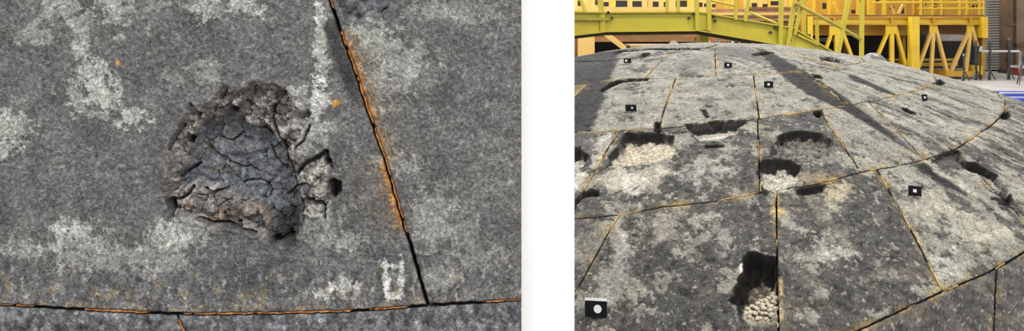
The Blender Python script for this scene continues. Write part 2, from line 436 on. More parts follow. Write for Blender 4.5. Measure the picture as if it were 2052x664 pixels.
def panel_fields(x, y):
    """height (m, towards the viewer), albedo and squiggle weight at panel pixels"""
    wx = x + 7 * fbm(x / 26, y / 26, 4, 1, .6); wy = y + 7 * fbm(x / 26, y / 26, 4, 4, .6)
    h = 0.0035 * fbm(x / 90, y / 90, 3, 8) + 0.0022 * fbm(x / 14, y / 14, 3, 9)
    base = np.array([0.116, 0.115, 0.114])
    col = np.ones(x.shape + (3,)) * base
    col = col * (1 + 0.30 * fbm(x / 60, y / 60, 4, 12) + 0.45 * fbm(x / 9, y / 9, 3, 13))[..., None]
    low = sstep(430, 600, y + 40 * fbm(x / 120, y / 120, 2, 15))
    streak = fbm((x + 14 * fbm(x / 40, y / 30, 2, 17)) / 16, y / 44, 5, 16, .62)
    col = mix(col, (0.100, 0.105, 0.114), 0.6 * low)
    col = col * (1 + low * 1.35 * streak)[..., None]
    under = sstep(0, .6, 1 - np.hypot((x - 500) / 150, (y - 545) / 85) + .6 * streak)
    col = mix(col, (0.070, 0.074, 0.082), .6 * under)
    # pale deposits with ragged outlines
    pl = np.zeros(x.shape)
    rag = fbm(x / 24, y / 24, 6, 21, 0.72); ragv = fbm((x + 10 * fbm(x / 30, y / 24, 2, 23)) / 13, y / 30, 5, 22, .66)
    for (a, b, rx, ry, s) in PALE:
        d = 1 - np.hypot((x - a) / rx, (y - b) / ry) * 0.72
        n = np.where(b > 440, 0.4 * rag + 0.8 * ragv, rag)
        pl = np.maximum(pl, s * sstep(0.18, 0.30, d * .9 + 1.5 * n) * sstep(-0.45, 0.05, d))
    pl = np.maximum(pl, 0.55 * sstep(0.34, 0.50, fbm(x / 34, y / 30, 5, 25, 0.6)))
    pl = np.maximum(pl, low * 0.9 * sstep(0.16, 0.36, ragv + 0.4 * rag))
    col = mix(col, (0.315, 0.320, 0.296), np.clip(pl, 0, 1) * 0.88)
    col = mix(col, (0.56, 0.56, 0.54), np.clip(pl - 1, 0, 1))
    h = h + 0.0016 * np.clip(pl, 0, 1)
    # tan tint low down and beside the horizontal seam
    ty = hseam_y(x) - y
    tan = np.exp(-np.abs(ty) / 16.0) * sstep(-.15, .4, fbm(x / 40, y / 20, 3, 31)) * (ty > 0)
    tan = np.maximum(tan, 0.55 * np.exp(-np.abs(ty - 40) / 40) * sstep(0.05, .45, fbm(x / 30, y / 40, 3, 32)))
    col = mix(col, (0.30, 0.235, 0.135), np.clip(tan, 0, 1) * 0.85)
    h_below = (ty < 0)
    col = np.where(h_below[..., None], mix(col, (0.10, 0.107, 0.125), np.full(x.shape, 0.35)) * (1 + 1.7 * fbm(x / 20, y / 26, 5, 34, .65))[..., None], col)
    # soot beside the slanting seam, rust stains
    sx = x - seam_x(y)
    soot = 1.15 * np.exp(-((sx + 17) / 15.0) ** 4) * sstep(30, 60, y) * (1 - sstep(170, 215, y)) + 0.6 * np.exp(-((sx + 12) / 10.0) ** 2) * (1 - sstep(180, 260, y)) * sstep(150, 180, y)
    col = mix(col, (0.030, 0.029, 0.030), np.clip(soot * (1 + .5 * rag), 0, 1) * 0.85)
    rn = fbm(x / 9, y / 20, 5, 36, .7)
    for (y0, y1, side, s) in RUSTED:
        band = sstep(y0 - 15, y0 + 25, y) * (1 - sstep(y1 - 30, y1 + 10, y))
        r = 1.3 * np.exp(-np.clip(sx * side - 4, 0, None) / 8.5) * (sx * side > -2) * band * s * sstep(-.22, .05, rn + .1)
        r2 = np.exp(-np.clip(sx * side, 0, None) / 26.0) * (sx * side > -2) * band * s * 0.95 * sstep(-.12, .2, rn)
        col = mix(col, (0.30, 0.235, 0.12), np.clip(r2, 0, 1))
        col = mix(col, (0.36, 0.155, 0.03), np.clip(r, 0, 1) * .95)
    for (a, b, r0) in ((237, 127, 6), (675, 205, 9), (668, 212, 5)):
        col = mix(col, (0.50, 0.27, 0.06), np.clip(sstep(0, .5, 1 - np.hypot(x - a, y - b) / r0 + .5 * rag), 0, 1))
    alpha = np.ones(x.shape)
    # ---- the main crater
    box = (x > 300) & (x < 720) & (y > 130) & (y < 530)
    if box.any():
        X, Y, WX, WY = x[box], y[box], wx[box], wy[box]
        jag = 4 * fbm(X / 7, Y / 7, 3, 40)
        dO = inside(CRATER, WX, WY) + 0.5 * jag
        dI = inside(POCKET, WX, WY) + 0.7 * jag
        east = sstep(575, 615, X)
        kO = sstep(0, 8, dO); kI = sstep(-3, 9, dI)
        q1 = 12 * fbm(X / 24, Y / 24, 4, 41, .6); q2 = 12 * fbm(X / 24, Y / 24, 4, 43, .6)
        f1, f2, cid = worley((X + q1) / 40.0, (Y + q2) / 40.0, 3)
        g1, g2, gid = worley((X + q2) / 25.0, (Y + q1) / 22.0, 5)
        rub = np.clip(1 - kI + .75 * sstep(540, 575, X), 0, 1)          # rubbly walls, smoother pocket floor
        crack = (1 - sstep(0.0, 0.055, f2 - f1)) * sstep(-.12, .12, fbm(X / 50, Y / 50, 2, 46))
        gcrack = (1 - sstep(0.0, 0.09, g2 - g1)) * rub * sstep(-.1, .2, fbm(X / 30, Y / 30, 2, 48))
        lumps = (cid / 255.0 - .5); gl = (gid / 255.0 - .5)
        hh = -0.022 * kO * (1 - 0.5 * east) - 0.030 * kI * (1 - 0.5 * east)
        hh += kO * (0.010 * lumps + rub * (0.011 * gl + 0.003 * (0.5 - g1)) + 0.010 * fbm(X / 22, Y / 22, 4, 45, .6)) - 0.009 * kO * crack - 0.012 * kO * gcrack
        # a raised ragged lip
        hh += 0.004 * np.exp(-(dO / 9.0) ** 2) * (1 + fbm(X / 12, Y / 12, 2, 47))
        blk = np.zeros(X.shape)
        for P, w in CRACKS:
            d = line_dist(P, WX * .6 + X * .4, WY * .6 + Y * .4)
            k = 1 - sstep(0.15 * w, 1.0 * w, d + 0.25 * jag)
            hh -= 0.020 * k * min(1, w / 4); blk = np.maximum(blk, k)
        for (a, b, rx, ry) in HOLES:
            d = np.hypot((X - a) / rx, (Y - b) / ry) + 0.11 * jag
            k = 1 - sstep(0.5, 1.05, d)
            hh -= 0.042 * k; blk = np.maximum(blk, k)
        k = sstep(-2, 5, inside(GAP, WX, WY) + .8 * jag)
        hh -= 0.035 * k; blk = np.maximum(blk, k)
        fk = np.maximum(sstep(-2, 5, inside(FLAKE, WX, WY)), 0.9 * sstep(-2, 5, inside(FLAKE2, WX, WY)))
        hh += 0.016 * fk * (1 - blk) + 0.004 * fk * fbm(X / 5, Y / 30, 2, 49)
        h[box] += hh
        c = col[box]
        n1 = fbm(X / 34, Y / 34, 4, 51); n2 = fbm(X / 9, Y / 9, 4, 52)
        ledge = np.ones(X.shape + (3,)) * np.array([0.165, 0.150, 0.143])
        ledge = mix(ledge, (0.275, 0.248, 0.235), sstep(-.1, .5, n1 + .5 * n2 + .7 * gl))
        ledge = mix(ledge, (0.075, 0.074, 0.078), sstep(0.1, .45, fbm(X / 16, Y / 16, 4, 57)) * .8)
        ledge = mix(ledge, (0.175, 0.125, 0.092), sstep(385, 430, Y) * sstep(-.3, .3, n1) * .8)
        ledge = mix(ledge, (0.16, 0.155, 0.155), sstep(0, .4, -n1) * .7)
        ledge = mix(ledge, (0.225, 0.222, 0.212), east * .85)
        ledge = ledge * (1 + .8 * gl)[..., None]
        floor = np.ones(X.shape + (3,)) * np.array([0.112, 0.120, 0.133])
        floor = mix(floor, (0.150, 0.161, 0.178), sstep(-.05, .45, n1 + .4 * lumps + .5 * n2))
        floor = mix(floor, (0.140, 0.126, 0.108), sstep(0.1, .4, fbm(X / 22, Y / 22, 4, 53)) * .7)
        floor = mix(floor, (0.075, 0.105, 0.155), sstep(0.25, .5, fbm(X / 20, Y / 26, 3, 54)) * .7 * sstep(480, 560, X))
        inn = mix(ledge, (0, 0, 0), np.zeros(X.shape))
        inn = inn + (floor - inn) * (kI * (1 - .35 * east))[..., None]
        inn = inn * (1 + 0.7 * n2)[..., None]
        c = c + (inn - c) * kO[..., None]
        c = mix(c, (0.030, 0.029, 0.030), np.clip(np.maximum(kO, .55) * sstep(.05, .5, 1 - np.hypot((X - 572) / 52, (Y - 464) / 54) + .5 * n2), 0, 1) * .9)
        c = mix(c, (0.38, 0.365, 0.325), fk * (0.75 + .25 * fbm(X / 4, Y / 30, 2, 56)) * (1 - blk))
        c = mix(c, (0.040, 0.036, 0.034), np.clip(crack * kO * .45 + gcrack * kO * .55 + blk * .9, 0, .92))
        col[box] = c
        alpha[box] = 1 - 0.5 * kO
    box = (x > 640) & (x < 860) & (y < 70)
    if box.any():
        X, Y, WX, WY = x[box], y[box], wx[box], wy[box]
        d = inside(CRATER_TOP, WX, WY) + 2.5 * fbm(X / 8, Y / 8, 3, 61)
        k = sstep(0, 9, d); k2 = sstep(14, 34, d)
        f1, f2, cid = worley(WX / 22, WY / 22, 9)
        h[box] += -0.026 * k - 0.012 * k2 + k * (0.012 * (0.5 - f1) + 0.01 * (cid / 255. - .5))
        c = np.ones(X.shape + (3,)) * np.array([.085, .085, .095])
        c = mix(c, (.17, .165, .175), sstep(-.1, .4, fbm(X / 22, Y / 14, 4, 62)))
        c = mix(c, (.04, .038, .04), 1 - sstep(0, .12, f2 - f1))
        col[box] = col[box] + (c - col[box]) * k[..., None]
        alpha[box] = 1 - .7 * k
    return h, col, alpha

def panel_world(x, y, h):
    return np.stack([(x - CX) * PS, PD - h, EYE - (y - HY) * PS], -1)

def panel_block(xa, xb, ya, yb, step, ylo, yhi, xlo, xhi):
    """xa(y), xb(y): left and right edges; ya(x), yb(x): upper and lower edges (pixels)"""
    nu = int((xhi - xlo) / step) + 1; nv = int((yhi - ylo) / step) + 1
    u, v = np.meshgrid(np.linspace(0, 1, nu), np.linspace(0, 1, nv))
    y0 = ylo + (yhi - ylo) * v
    x = xa(y0) + (xb(y0) - xa(y0)) * u
    y = ya(x) + (yb(x) - ya(x)) * v
    x = xa(y) + (xb(y) - xa(y)) * u
    h, col, al = panel_fields(x, y)
    col = col * 0.84
    e = np.minimum(np.minimum(x - xa(y), xb(y) - x), np.minimum(y - ya(x), yb(x) - y))
    chip = np.clip(1 - e / (4 + 4 * fbm(x / 20, y / 20, 2, 71)), 0, 1)
    h = np.maximum(h - 0.006 * chip ** 2, -0.076)
    return grid_mesh('block', panel_world(x, y, h), panel_world(x, y, h * 0 - 0.0775), col, al, M['char_panel'], panel)
cst = lambda c: (lambda t: np.full(np.shape(t), float(c)))
G = 3.8     # half width of the open seams in pixels
panel_block(cst(-230), lambda y: seam_x(y) - G, cst(-150), lambda x: hseam_y(x) - G * .8, 1.8, -150, 622, -230, 770)
panel_block(lambda y: seam_x(y) + G, cst(1045), cst(-150), lambda x: hseam_y(x) - G * .8, 2.0, -150, 612, 770, 1045)
panel_block(cst(-230), lambda y: seam2_x(y) - G * .7, lambda x: hseam_y(x) + G * .8, cst(860), 2.6, 625, 860, -230, 380)
panel_block(lambda y: seam2_x(y) + G * .7, cst(1045), lambda x: hseam_y(x) + G * .8, cst(860), 2.6, 620, 860, 380, 1045)
MB().box((-230 - CX) * PS, (1045 - CX) * PS, PD + 0.079, WALL_Y - 0.003, EYE - (860 - HY) * PS, EYE - (-150 - HY) * PS).build('backing_board', M['substrate'], panel)

def filler_strip(name, pts, nrm, side, width, rise, col, mat, parent):
    """ribbon with thickness along pts; rise per point may dip below the surface where filler is lost"""
    n = len(pts)
    lo = pts + nrm * (rise - 0.03)[:, None]
    hi = pts + nrm * rise[:, None]
    w = (side * (width / 2)[:, None])
    X = np.stack([lo - w, hi - w * .8, hi + w * .8, lo + w], 1)    # (n,4,3)
    V = X.reshape(-1, 3)
    fs = []
    for i in range(n - 1):
        for k in range(3):
            a = i * 4 + k; fs.append((a, a + 1, a + 5, a + 4))
    org = np.array(parent.location)
    me = bpy.data.meshes.new(name)
    me.from_pydata((V - org).tolist(), [], fs); me.update()
    ca = me.color_attributes.new('char', 'FLOAT_COLOR', 'POINT')
    cc = np.repeat(np.concatenate([col, np.ones((n, 1))], 1)[:, None, :], 4, 1)
    ca.data.foreach_set('color', cc.astype(np.float32).ravel())
    return link(name, me, mat, parent)

RUST = np.array([0.30, 0.105, 0.022]); GOLD = np.array([0.46, 0.27, 0.08]); SOOTC = np.array([0.03, 0.028, 0.027])
def panel_filler(P, horizontal, present, off=0.0):
    P = np.array(P, float)
    s = np.concatenate([[0], np.cumsum(np.hypot(*np.diff(P, axis=0).T))])
    t = np.arange(0, s[-1], 3.0)
    x = np.interp(t, s, P[:, 0]); y = np.interp(t, s, P[:, 1])
    if horizontal == 1: y = hseam_y(x) + off
    elif horizontal == 0: x = seam_x(y) + off
    else: x = seam2_x(y) + off
    pr = present(x, y) * (.85 + .6 * fbm(t / 14, t * 0 + 6, 3, 85)) + 0.2 * fbm(t / 24, t * 0, 3, 81)
    k = sstep(0.35, 0.65, pr)
    rise = -0.030 + 0.0275 * k + 0.002 * fbm(t / 9, t * 0 + 4, 2, 82)
    cn = sstep(-.3, .4, fbm(t / 15, t * 0 + 9, 3, 83))
    col = SOOTC + (RUST * (0.75 + 0.5 * cn)[:, None] + (GOLD - RUST) * (0.35 * cn)[:, None] - SOOTC) * k[:, None]
    pts = np.stack([(x - CX) * PS, np.full(x.shape, PD), EYE - (y - HY) * PS], -1)
    nrm = np.tile([0., -1, 0], (len(t), 1))
    tg = np.gradient(pts, axis=0); tg /= np.linalg.norm(tg, axis=1)[:, None]
    sd = np.cross(tg, nrm)
    wd = (3.8 + 1.6 * fbm(t / 12, t * 0 + 2, 2, 84)) * PS
    filler_strip('seam_filler', pts, nrm, sd, wd, rise, col, M['filler_panel'], panel)
def band(v, spans):
    r = np.zeros(v.shape)
    for a, b in spans: r = np.maximum(r, sstep(a - 6, a + 6, v) * (1 - sstep(b - 6, b + 6, v)))
    return r
panel_filler([(-230, 606), (1045, 603)], 1, lambda x, y: band(x, [(-300, 66), (166, 300), (362, 705), (738, 822), (962, 1100)]), -1.6)
panel_filler([(640, -150), (856, 606)], 0, lambda x, y: 0.1 + 0.85 * band(y, [(-200, 20), (62, 250), (255, 470)]), 2.0)
panel_filler([(355, 640), (420, 860)], 2, lambda x, y: band(y, [(640, 670), (700, 800)]), 0)

# ------------------------------------------------------------------ the dome
DC = np.array([1.85, 6.12, EYE - 6.25]); DR = 6.0
AX = np.array([-0.12, 0.01, 1.0]); AX /= np.linalg.norm(AX)
EX = np.cross([0, 1, 0], AX); EX /= np.linalg.norm(EX); EY = np.cross(AX, EX)
def dir_of(th, ph):
    th = np.radians(th); ph = np.radians(ph)
    s = np.sin(th)
    return (s * np.cos(ph))[..., None] * EX + (s * np.sin(ph))[..., None] * EY + np.cos(th)[..., None] * AX
def hit(px, py):
    """pixel ray -> point on the dome as (theta, phi) degrees"""
    q = np.array([(px - CX) / F, 1.0, -(py - HY) / F]); q /= np.linalg.norm(q)
    o = np.array([0, 0, EYE]); oc = DC - o
    b = q @ oc; disc = max(b * b - oc @ oc + DR * DR, 0.0)
    n = (o + q * (b - math.sqrt(disc)) - DC) / DR
    return math.degrees(math.acos(np.clip(n @ AX, -1, 1))), math.degrees(math.atan2(n @ EY, n @ EX))
def m_of(th, ph):
    """azimuthal map of the dome in metres"""
    r = DR * np.radians(th)
    return r * np.cos(np.radians(ph)), r * np.sin(np.radians(ph))
def mp(px, py):
    th, ph = hit(px, py); return m_of(th, ph)
def mpoly(P): return [mp(*p) for p in P]

# ring seams theta(phi), radial seams as (phi at upper ring, phi at lower ring)
def ring_fn(pts):
    P = sorted(pts); ph = [p[1] for p in P]; th = [p[0] for p in P]
    P = sorted((b, a) for a, b in pts)
    xs = np.array([-180.0] + [p[0] for p in P] + [180.0]); e = (P[0][1] + P[-1][1]) / 2
    ys = np.array([e] + [p[1] for p in P] + [e])
    return lambda ph: np.interp((np.asarray(ph) + 180) % 360 - 180, xs, ys)
RING = [lambda ph: np.full(np.shape(ph), 6.2),
        ring_fn([(12.1, -109.8), (12.9, -94.3), (13.7, -79.3), (14.4, -70.7), (14.9, -64.2), (15.3, -58.6), (15.6, -51.9), (16.2, -41.6), (17.0, -26)]),
        ring_fn([(19.9, -113.0), (20.0, -105.2), (20.1, -92.2), (20.3, -82.0), (20.4, -71.5), (20.6, -65.5), (20.9, -52.3), (21.6, -31.7)]),
        ring_fn([(27.3, -108.6), (27.2, -104.3), (26.8, -99.6), (26.7, -93.8), (26.5, -89.2), (26.4, -82.6), (26.2, -77.1), (26.3, -68.8), (26.2, -62.7), (25.8, -55.2), (25.6, -45.4), (25.6, -35.4)]),
        ring_fn([(34.4, -95.0), (34.1, -87.7), (33.6, -84.2), (33.1, -79.7), (32.8, -75.3), (32.4, -70.7), (32.2, -60)]),
        lambda ph: np.full(np.shape(ph), 40.0)]
ROWS = [
    [(-168, -170), (-125, -134), (-79, -100), (-29.7, -80), (-10, -44), (12, 0), (40, 40), (80, 80), (120, 120), (160, 160)],
    [(-150, -152), (-118, -120), (-91, -98.6), (-70.7, -82.2), (-58, -65.5), (-24, -26), (10, 10), (45, 45), (80, 80), (115, 115), (150, 150), (180, 180)],
    [(-152, -153), (-127, -130), (-105.2, -109.6), (-82.6, -89.2), (-71.5, -77.1), (-61.1, -68.2), (-27, -29), (5, 5), (40, 40), (75, 75), (110, 110), (145, 145), (175, 175)],
    [(-150, -151), (-126, -128), (-104.3, -109.3), (-87.5, -93.2), (-75.0, -80.0), (-62.8, -68.0), (-40, -43), (-10, -10), (25, 25), (60, 60), (95, 95), (130, 130), (165, 165)],
    [(-140, -140), (-112, -113), (-90.5, -98), (-74.4, -85.8), (-58, -66), (-40, -40), (-10, -10), (25, 25), (60, 60), (95, 95), (130, 130), (165, 165)]]

shield = empty('heat_shield', (float(DC[0] + DR * AX[0]), float(DC[1]), 0.0),
               'huge domed charred heat shield of fitted blocks in front of yellow walkways', 'heat shield')

# craters: outline, depth (m), far wall band of dark char and painted shade (m), floor colour, floor mottling
def crater(P, depth, wall, floor, mott=0.25, lump=0.0, far=0.12):
    Q = np.array(mpoly(P)); return dict(P=Q, depth=depth, wall=wall, floor=np.array(floor), mott=mott, lump=lump, far=far,
                                        bb=(Q[:, 0].min() - .1, Q[:, 0].max() + .1, Q[:, 1].min() - .1, Q[:, 1].max() + .1))
CREAM = (0.54, 0.50, 0.42); PALEC = (0.52, 0.50, 0.46); MID = (0.24, 0.23, 0.215); BLK = (0.02, 0.019, 0.018)
DCR = [
    crater([(1240, 290), (1243, 276), (1255, 268), (1300, 265), (1332, 268), (1350, 277), (1354, 298), (1349, 316), (1320, 326), (1280, 332), (1240, 340), (1216, 338), (1222, 316), (1232, 300)], .050, .045, CREAM, .18, .008),
    crater([(1378, 251), (1430, 246), (1491, 240), (1493, 250), (1484, 262), (1470, 274), (1440, 282), (1404, 284), (1386, 272), (1376, 260)], .055, .05, PALEC, .25, .008),
    crater([(1411, 291), (1430, 287), (1450, 289), (1452, 296), (1430, 299), (1412, 298)], .035, .03, (0.20, 0.12, 0.05), .4),
    crater([(1546, 306), (1552, 290), (1560, 274), (1578, 266), (1610, 264), (1645, 266), (1664, 280), (1672, 300), (1658, 316), (1620, 322), (1580, 322), (1550, 318)], .045, .03, MID, .6, .02),
    crater([(1522, 322), (1545, 320), (1562, 316), (1588, 326), (1606, 330), (1600, 345), (1606, 366), (1590, 380), (1556, 386), (1527, 387), (1523, 350)], .055, .05, PALEC, .3, .015),
    crater([(1489, 516), (1500, 511), (1524, 510), (1545, 517), (1558, 518), (1558, 560), (1558, 600), (1558, 652), (1530, 652), (1504, 648), (1484, 628), (1466, 606), (1468, 588), (1476, 570), (1488, 548)], .11, .10, (0.34, 0.31, 0.25), .45, .02, 0.3),
    crater([(1120, 318), (1140, 298), (1162, 296), (1178, 306), (1181, 320), (1172, 332), (1160, 342), (1140, 352), (1110, 350)], .06, .05, PALEC, .3, .01),
    crater([(1592, 382), (1612, 377), (1640, 370), (1662, 371), (1654, 382), (1640, 390), (1618, 396), (1600, 396)], .035, .03, MID, .5, .01),
    crater([(1168, 388), (1186, 376), (1200, 380), (1198, 390), (1180, 396), (1160, 410), (1151, 420), (1152, 402)], .04, .06, (0.12, .115, .11), .4),
    crater([(1904, 298), (1922, 304), (1940, 326), (1962, 330), (1984, 340), (2004, 356), (2016, 374), (2024, 392), (2044, 414), (2060, 430), (2056, 440), (2030, 424), (2010, 420), (1994, 404), (1986, 396), (2004, 398), (2004, 380), (1986, 360), (1962, 348), (1940, 344), (1926, 330)], .06, .05, (0.13, 0.125, 0.12), .6, .02),
    crater([(1866, 322), (1900, 302), (1912, 306), (1926, 322), (1940, 340), (1920, 342), (1890, 338)], .02, .03, (0.10, .095, .09), .6),
    crater([(2010, 392), (2026, 388), (2030, 404), (2020, 414), (2008, 406)], .05, .05, (0.06, .055, .05), .4)]
def blot(P, col, soft=0.02, k=1.0, rough=0.05):
    return dict(P=np.array(mpoly(P)), col=np.array(col), soft=soft, k=k, rough=rough)
def slot(P, depth=.05):
    Q = np.array(mpoly(P)); return (Q, depth)
SLOTS = [slot([(1203, 182), (1222, 168), (1240, 161), (1262, 159), (1298, 158), (1297, 163), (1264, 165), (1244, 167), (1226, 175), (1208, 185)], .08),
         slot([(1508, 109), (1520, 106), (1550, 105), (1552, 107), (1530, 111), (1512, 112)], .08),
         slot([(1628, 149), (1642, 151), (1648, 155), (1646, 158), (1632, 156)]), slot([(1808, 218), (1818, 219), (1832, 226), (1834, 230), (1822, 228), (1809, 222)], .03),
         slot([(1644, 115), (1664, 115), (1688, 124), (1687, 128), (1662, 124), (1646, 120)], .05), slot([(1632, 222), (1646, 222), (1648, 232), (1640, 238), (1630, 232)], .04),
         slot([(1874, 168), (1884, 160), (1892, 166), (1890, 170), (1876, 171)], .04), slot([(2008, 228), (2020, 224), (2024, 234), (2014, 240), (2006, 238)], .04),
         slot([(1228, 107), (1246, 104), (1246, 107), (1232, 109)], .03), slot([(1288, 107), (1300, 106), (1302, 109), (1290, 115), (1282, 114)], .03),
         slot([(1235, 104), (1300, 98), (1380, 97), (1400, 98), (1402, 101), (1360, 101), (1300, 101), (1245, 106)], .05),
         slot([(1312, 246), (1322, 246), (1324, 262), (1318, 268), (1312, 262)], .03), slot([(1404, 220), (1412, 222), (1421, 236), (1416, 238)], .02)]
STAINS = [
    blot([(1000, 150), (1060, 128), (1160, 108), (1240, 92), (1244, 104), (1238, 128), (1226, 160), (1214, 195), (1200, 235), (1186, 266), (1000, 290)], (0.040, 0.040, 0.044), .03, .97, .03),
    blot([(1140, 268), (1190, 264), (1188, 290), (1180, 312), (1140, 330)], (0.10, 0.10, 0.105), .04, .75),
    blot([(1512, 96), (1530, 100), (1560, 112), (1600, 136), (1640, 160), (1672, 180), (1710, 208), (1760, 246), (1800, 275), (1850, 318), (1820, 304), (1770, 272), (1720, 240), (1690, 222), (1650, 206), (1600, 180), (1570, 158), (1548, 136), (1526, 112)], (0.024, 0.024, 0.024), .02, .98, .018),
    blot([(1822, 330), (1850, 324), (1880, 344), (1910, 366), (1950, 396), (1944, 398), (1900, 378), (1870, 362)], (0.026, 0.026, 0.026), .02, .96, .015),
    blot([(1694, 150), (1712, 152), (1750, 168), (1790, 186), (1800, 192), (1780, 190), (1740, 174), (1704, 160)], (0.03, 0.03, 0.03), .02, .95, .012),
    blot([(1660, 135), (1686, 136), (1690, 142), (1668, 142)], (0.1, 0.1, 0.105), .02, .8),
    blot([(1400, 96), (1500, 94), (1520, 104), (1540, 130), (1520, 128), (1480, 116), (1440, 108)], (0.12, 0.12, 0.12), .03, .7),
    blot([(1395, 165), (1440, 162), (1450, 172), (1430, 180), (1396, 176)], (0.15, .15, .15), .03, .7), blot([(1340, 130), (1400, 112), (1430, 118), (1425, 140), (1380, 150), (1345, 146)], (0.17, .165, .165), .04, .7),
    blot([(1404, 198), (1440, 196), (1438, 208), (1410, 210)], (0.15, .15, .15), .03, .8), blot([(1470, 176), (1500, 174), (1506, 196), (1480, 200), (1450, 200)], (0.17, .165, .17), .03, .7),
    blot([(1780, 262), (1830, 290), (1846, 318), (1810, 300)], (0.16, .16, .165), .03, .55), blot([(1700, 240), (1740, 262), (1770, 290), (1730, 270)], (0.17, .17, .17), .03, .5),
    # pale deposits
    blot([(1640, 488), (1668, 484), (1704, 486), (1714, 506), (1700, 530), (1676, 536), (1654, 520)], (0.34, 0.335, 0.315), .03, .85, .09),
    blot([(1226, 470), (1250, 462), (1262, 500), (1256, 560), (1240, 610), (1206, 600), (1200, 560), (1216, 520)], (0.33, 0.325, 0.31), .03, .8, .07),
    blot([(1160, 470), (1200, 440), (1236, 432), (1222, 470), (1190, 520), (1160, 560), (1150, 520)], (0.26, 0.25, 0.22), .03, .6),
    blot([(1300, 425), (1370, 420), (1366, 470), (1330, 500), (1290, 470)], (0.30, 0.285, 0.26), .05, .7, .1),
    blot([(1240, 348), (1262, 340), (1284, 346), (1290, 380), (1276, 394), (1256, 376)], (0.62, 0.62, 0.62), .03, .9, .05),
    blot([(1206, 340), (1250, 336), (1330, 330), (1344, 345), (1320, 380), (1260, 392), (1210, 370)], (0.40, 0.375, 0.34), .03, .7, .08),
    blot([(1150, 350), (1175, 336), (1186, 340), (1168, 372), (1150, 390)], (0.46, 0.44, 0.41), .03, .8), blot([(1200, 270), (1236, 268), (1216, 310), (1184, 350), (1170, 372), (1186, 320)], (0.40, 0.39, 0.37), .02, .8),
    blot([(1380, 325), (1420, 318), (1430, 350), (1400, 368), (1376, 356)], (0.33, .33, .315), .04, .8, .1), blot([(1440, 310), (1462, 312), (1470, 344), (1452, 352)], (0.34, .34, .32), .03, .75, .08),
    blot([(1524, 352), (1548, 346), (1580, 356), (1584, 376), (1556, 388), (1526, 388)], (0.46, 0.44, 0.39), .03, .85, .05),
    blot([(1600, 352), (1626, 344), (1660, 350), (1650, 368), (1606, 374)], (0.30, 0.255, 0.19), .03, .75), blot([(1648, 376), (1690, 366), (1714, 372), (1690, 400), (1668, 420), (1650, 400)], (0.40, 0.37, 0.28), .03, .75, .07),
    blot([(1600, 380), (1660, 380), (1690, 470), (1720, 500), (1690, 500), (1650, 440)], (0.26, .245, .21), .05, .6, .1), blot([(1652, 282), (1690, 306), (1700, 330), (1660, 330), (1620, 312)], (0.34, .33, .30), .03, .6, .08),
    blot([(1820, 360), (1880, 380), (1930, 420), (2000, 480), (1960, 500), (1890, 440), (1850, 470), (1820, 430)], (0.34, 0.33, 0.295), .05, .8, .1), blot([(1930, 420), (1990, 440), (2040, 470), (1990, 510), (1950, 470)], (0.36, .345, .30), .05, .7, .1),
    blot([(1880, 520), (1920, 505), (1930, 540), (1900, 560), (1884, 552)], (0.42, .42, .41), .03, .75, .08), blot([(1850, 322), (1920, 360), (1970, 400), (1950, 396), (1880, 350)], (0.40, .385, .34), .02, .7, .05),
    blot([(1406, 470), (1440, 450), (1462, 462), (1470, 500), (1452, 520), (1436, 470), (1412, 486)], (0.30, .295, .285), .03, .7, .07), blot([(1556, 404), (1566, 400), (1564, 440), (1556, 444)], (0.44, .34, .14), .01, .7), blot([(1540, 404), (1558, 400), (1558, 430), (1548, 430)], (0.38, .32, .18), .015, .6),
    blot([(1560, 560), (1568, 556), (1570, 640), (1560, 656)], (0.44, .38, .26), .012, .75, .02), blot([(1482, 530), (1489, 528), (1489, 546), (1482, 556)], (0.95, .94, .9), .008, .85, .01),
    blot([(1480, 620), (1556, 590), (1556, 654), (1504, 650)], (0.40, .365, .29), .03, .4), blot([(1560, 470), (1590, 480), (1600, 560), (1570, 540)], (0.17, .17, .17), .05, .5, .1)]
WARM = []
PALE_LEVEL = {}   # (row, index of left seam) -> how much pale crust remains
for k in range(12):
    PALE_LEVEL[(0, k)] = .66; PALE_LEVEL[(1, k)] = .82; PALE_LEVEL[(2, k)] = .66; PALE_LEVEL[(3, k)] = .36; PALE_LEVEL[(4, k)] = .12
PALE_LEVEL.update({(2, 1): .45, (2, 2): .42, (2, 3): .36, (2, 4): .80, (2, 5): .62, (3, 2): .34, (3, 3): .30, (3, 4): .60, (3, 5): .5, (1, 4): .72, (3, 1): .35})

def radial(r, a, b):
    """straight radial seam: azimuth as a function of the fraction across the ring"""
    p = np.array(m_of(float(RING[r](a)), a)); q = np.array(m_of(float(RING[r + 1](b)), b))
    w = np.linspace(0, 1, 60)[:, None]; L = p + (q - p) * w
    ph = np.degrees(np.arctan2(L[:, 1], L[:, 0])); ph = a + (ph - a + 180) % 360 - 180
    th = np.degrees(np.hypot(L[:, 0], L[:, 1]) / DR)
    f = (th - RING[r](ph)) / (RING[r + 1](ph) - RING[r](ph))
    f = np.maximum.accumulate(np.clip(f, 0, 1)); f[0] = 0; f[-1] = 1
    return lambda t: np.interp(t, f, ph)
def seam_lines():
    L = []
    for r, row in enumerate(ROWS):
        for k, (a, b) in enumerate(row):
            t = np.linspace(0, 1, 24); ph = radial(r, a, b)(t)
            th = RING[r](ph) + (RING[r + 1](ph) - RING[r](ph)) * t
            L.append(('radial', r, k, th, ph))
    for r in range(1, 5):
        row = sorted(p[0] for p in ROWS[r])
        for a, b in zip(row, row[1:] + [row[0] + 360]):
            ph = np.linspace(a, b, max(8, int((b - a) * 3)))
            L.append(('ring', r, a, RING[r](ph), ph))
    return L
SEAMS = seam_lines()
NEAR_SEAM = [np.stack(m_of(th, ph), -1) for kind, r, k, th, ph in SEAMS if np.any((ph > -125) & (ph < -25)) ]

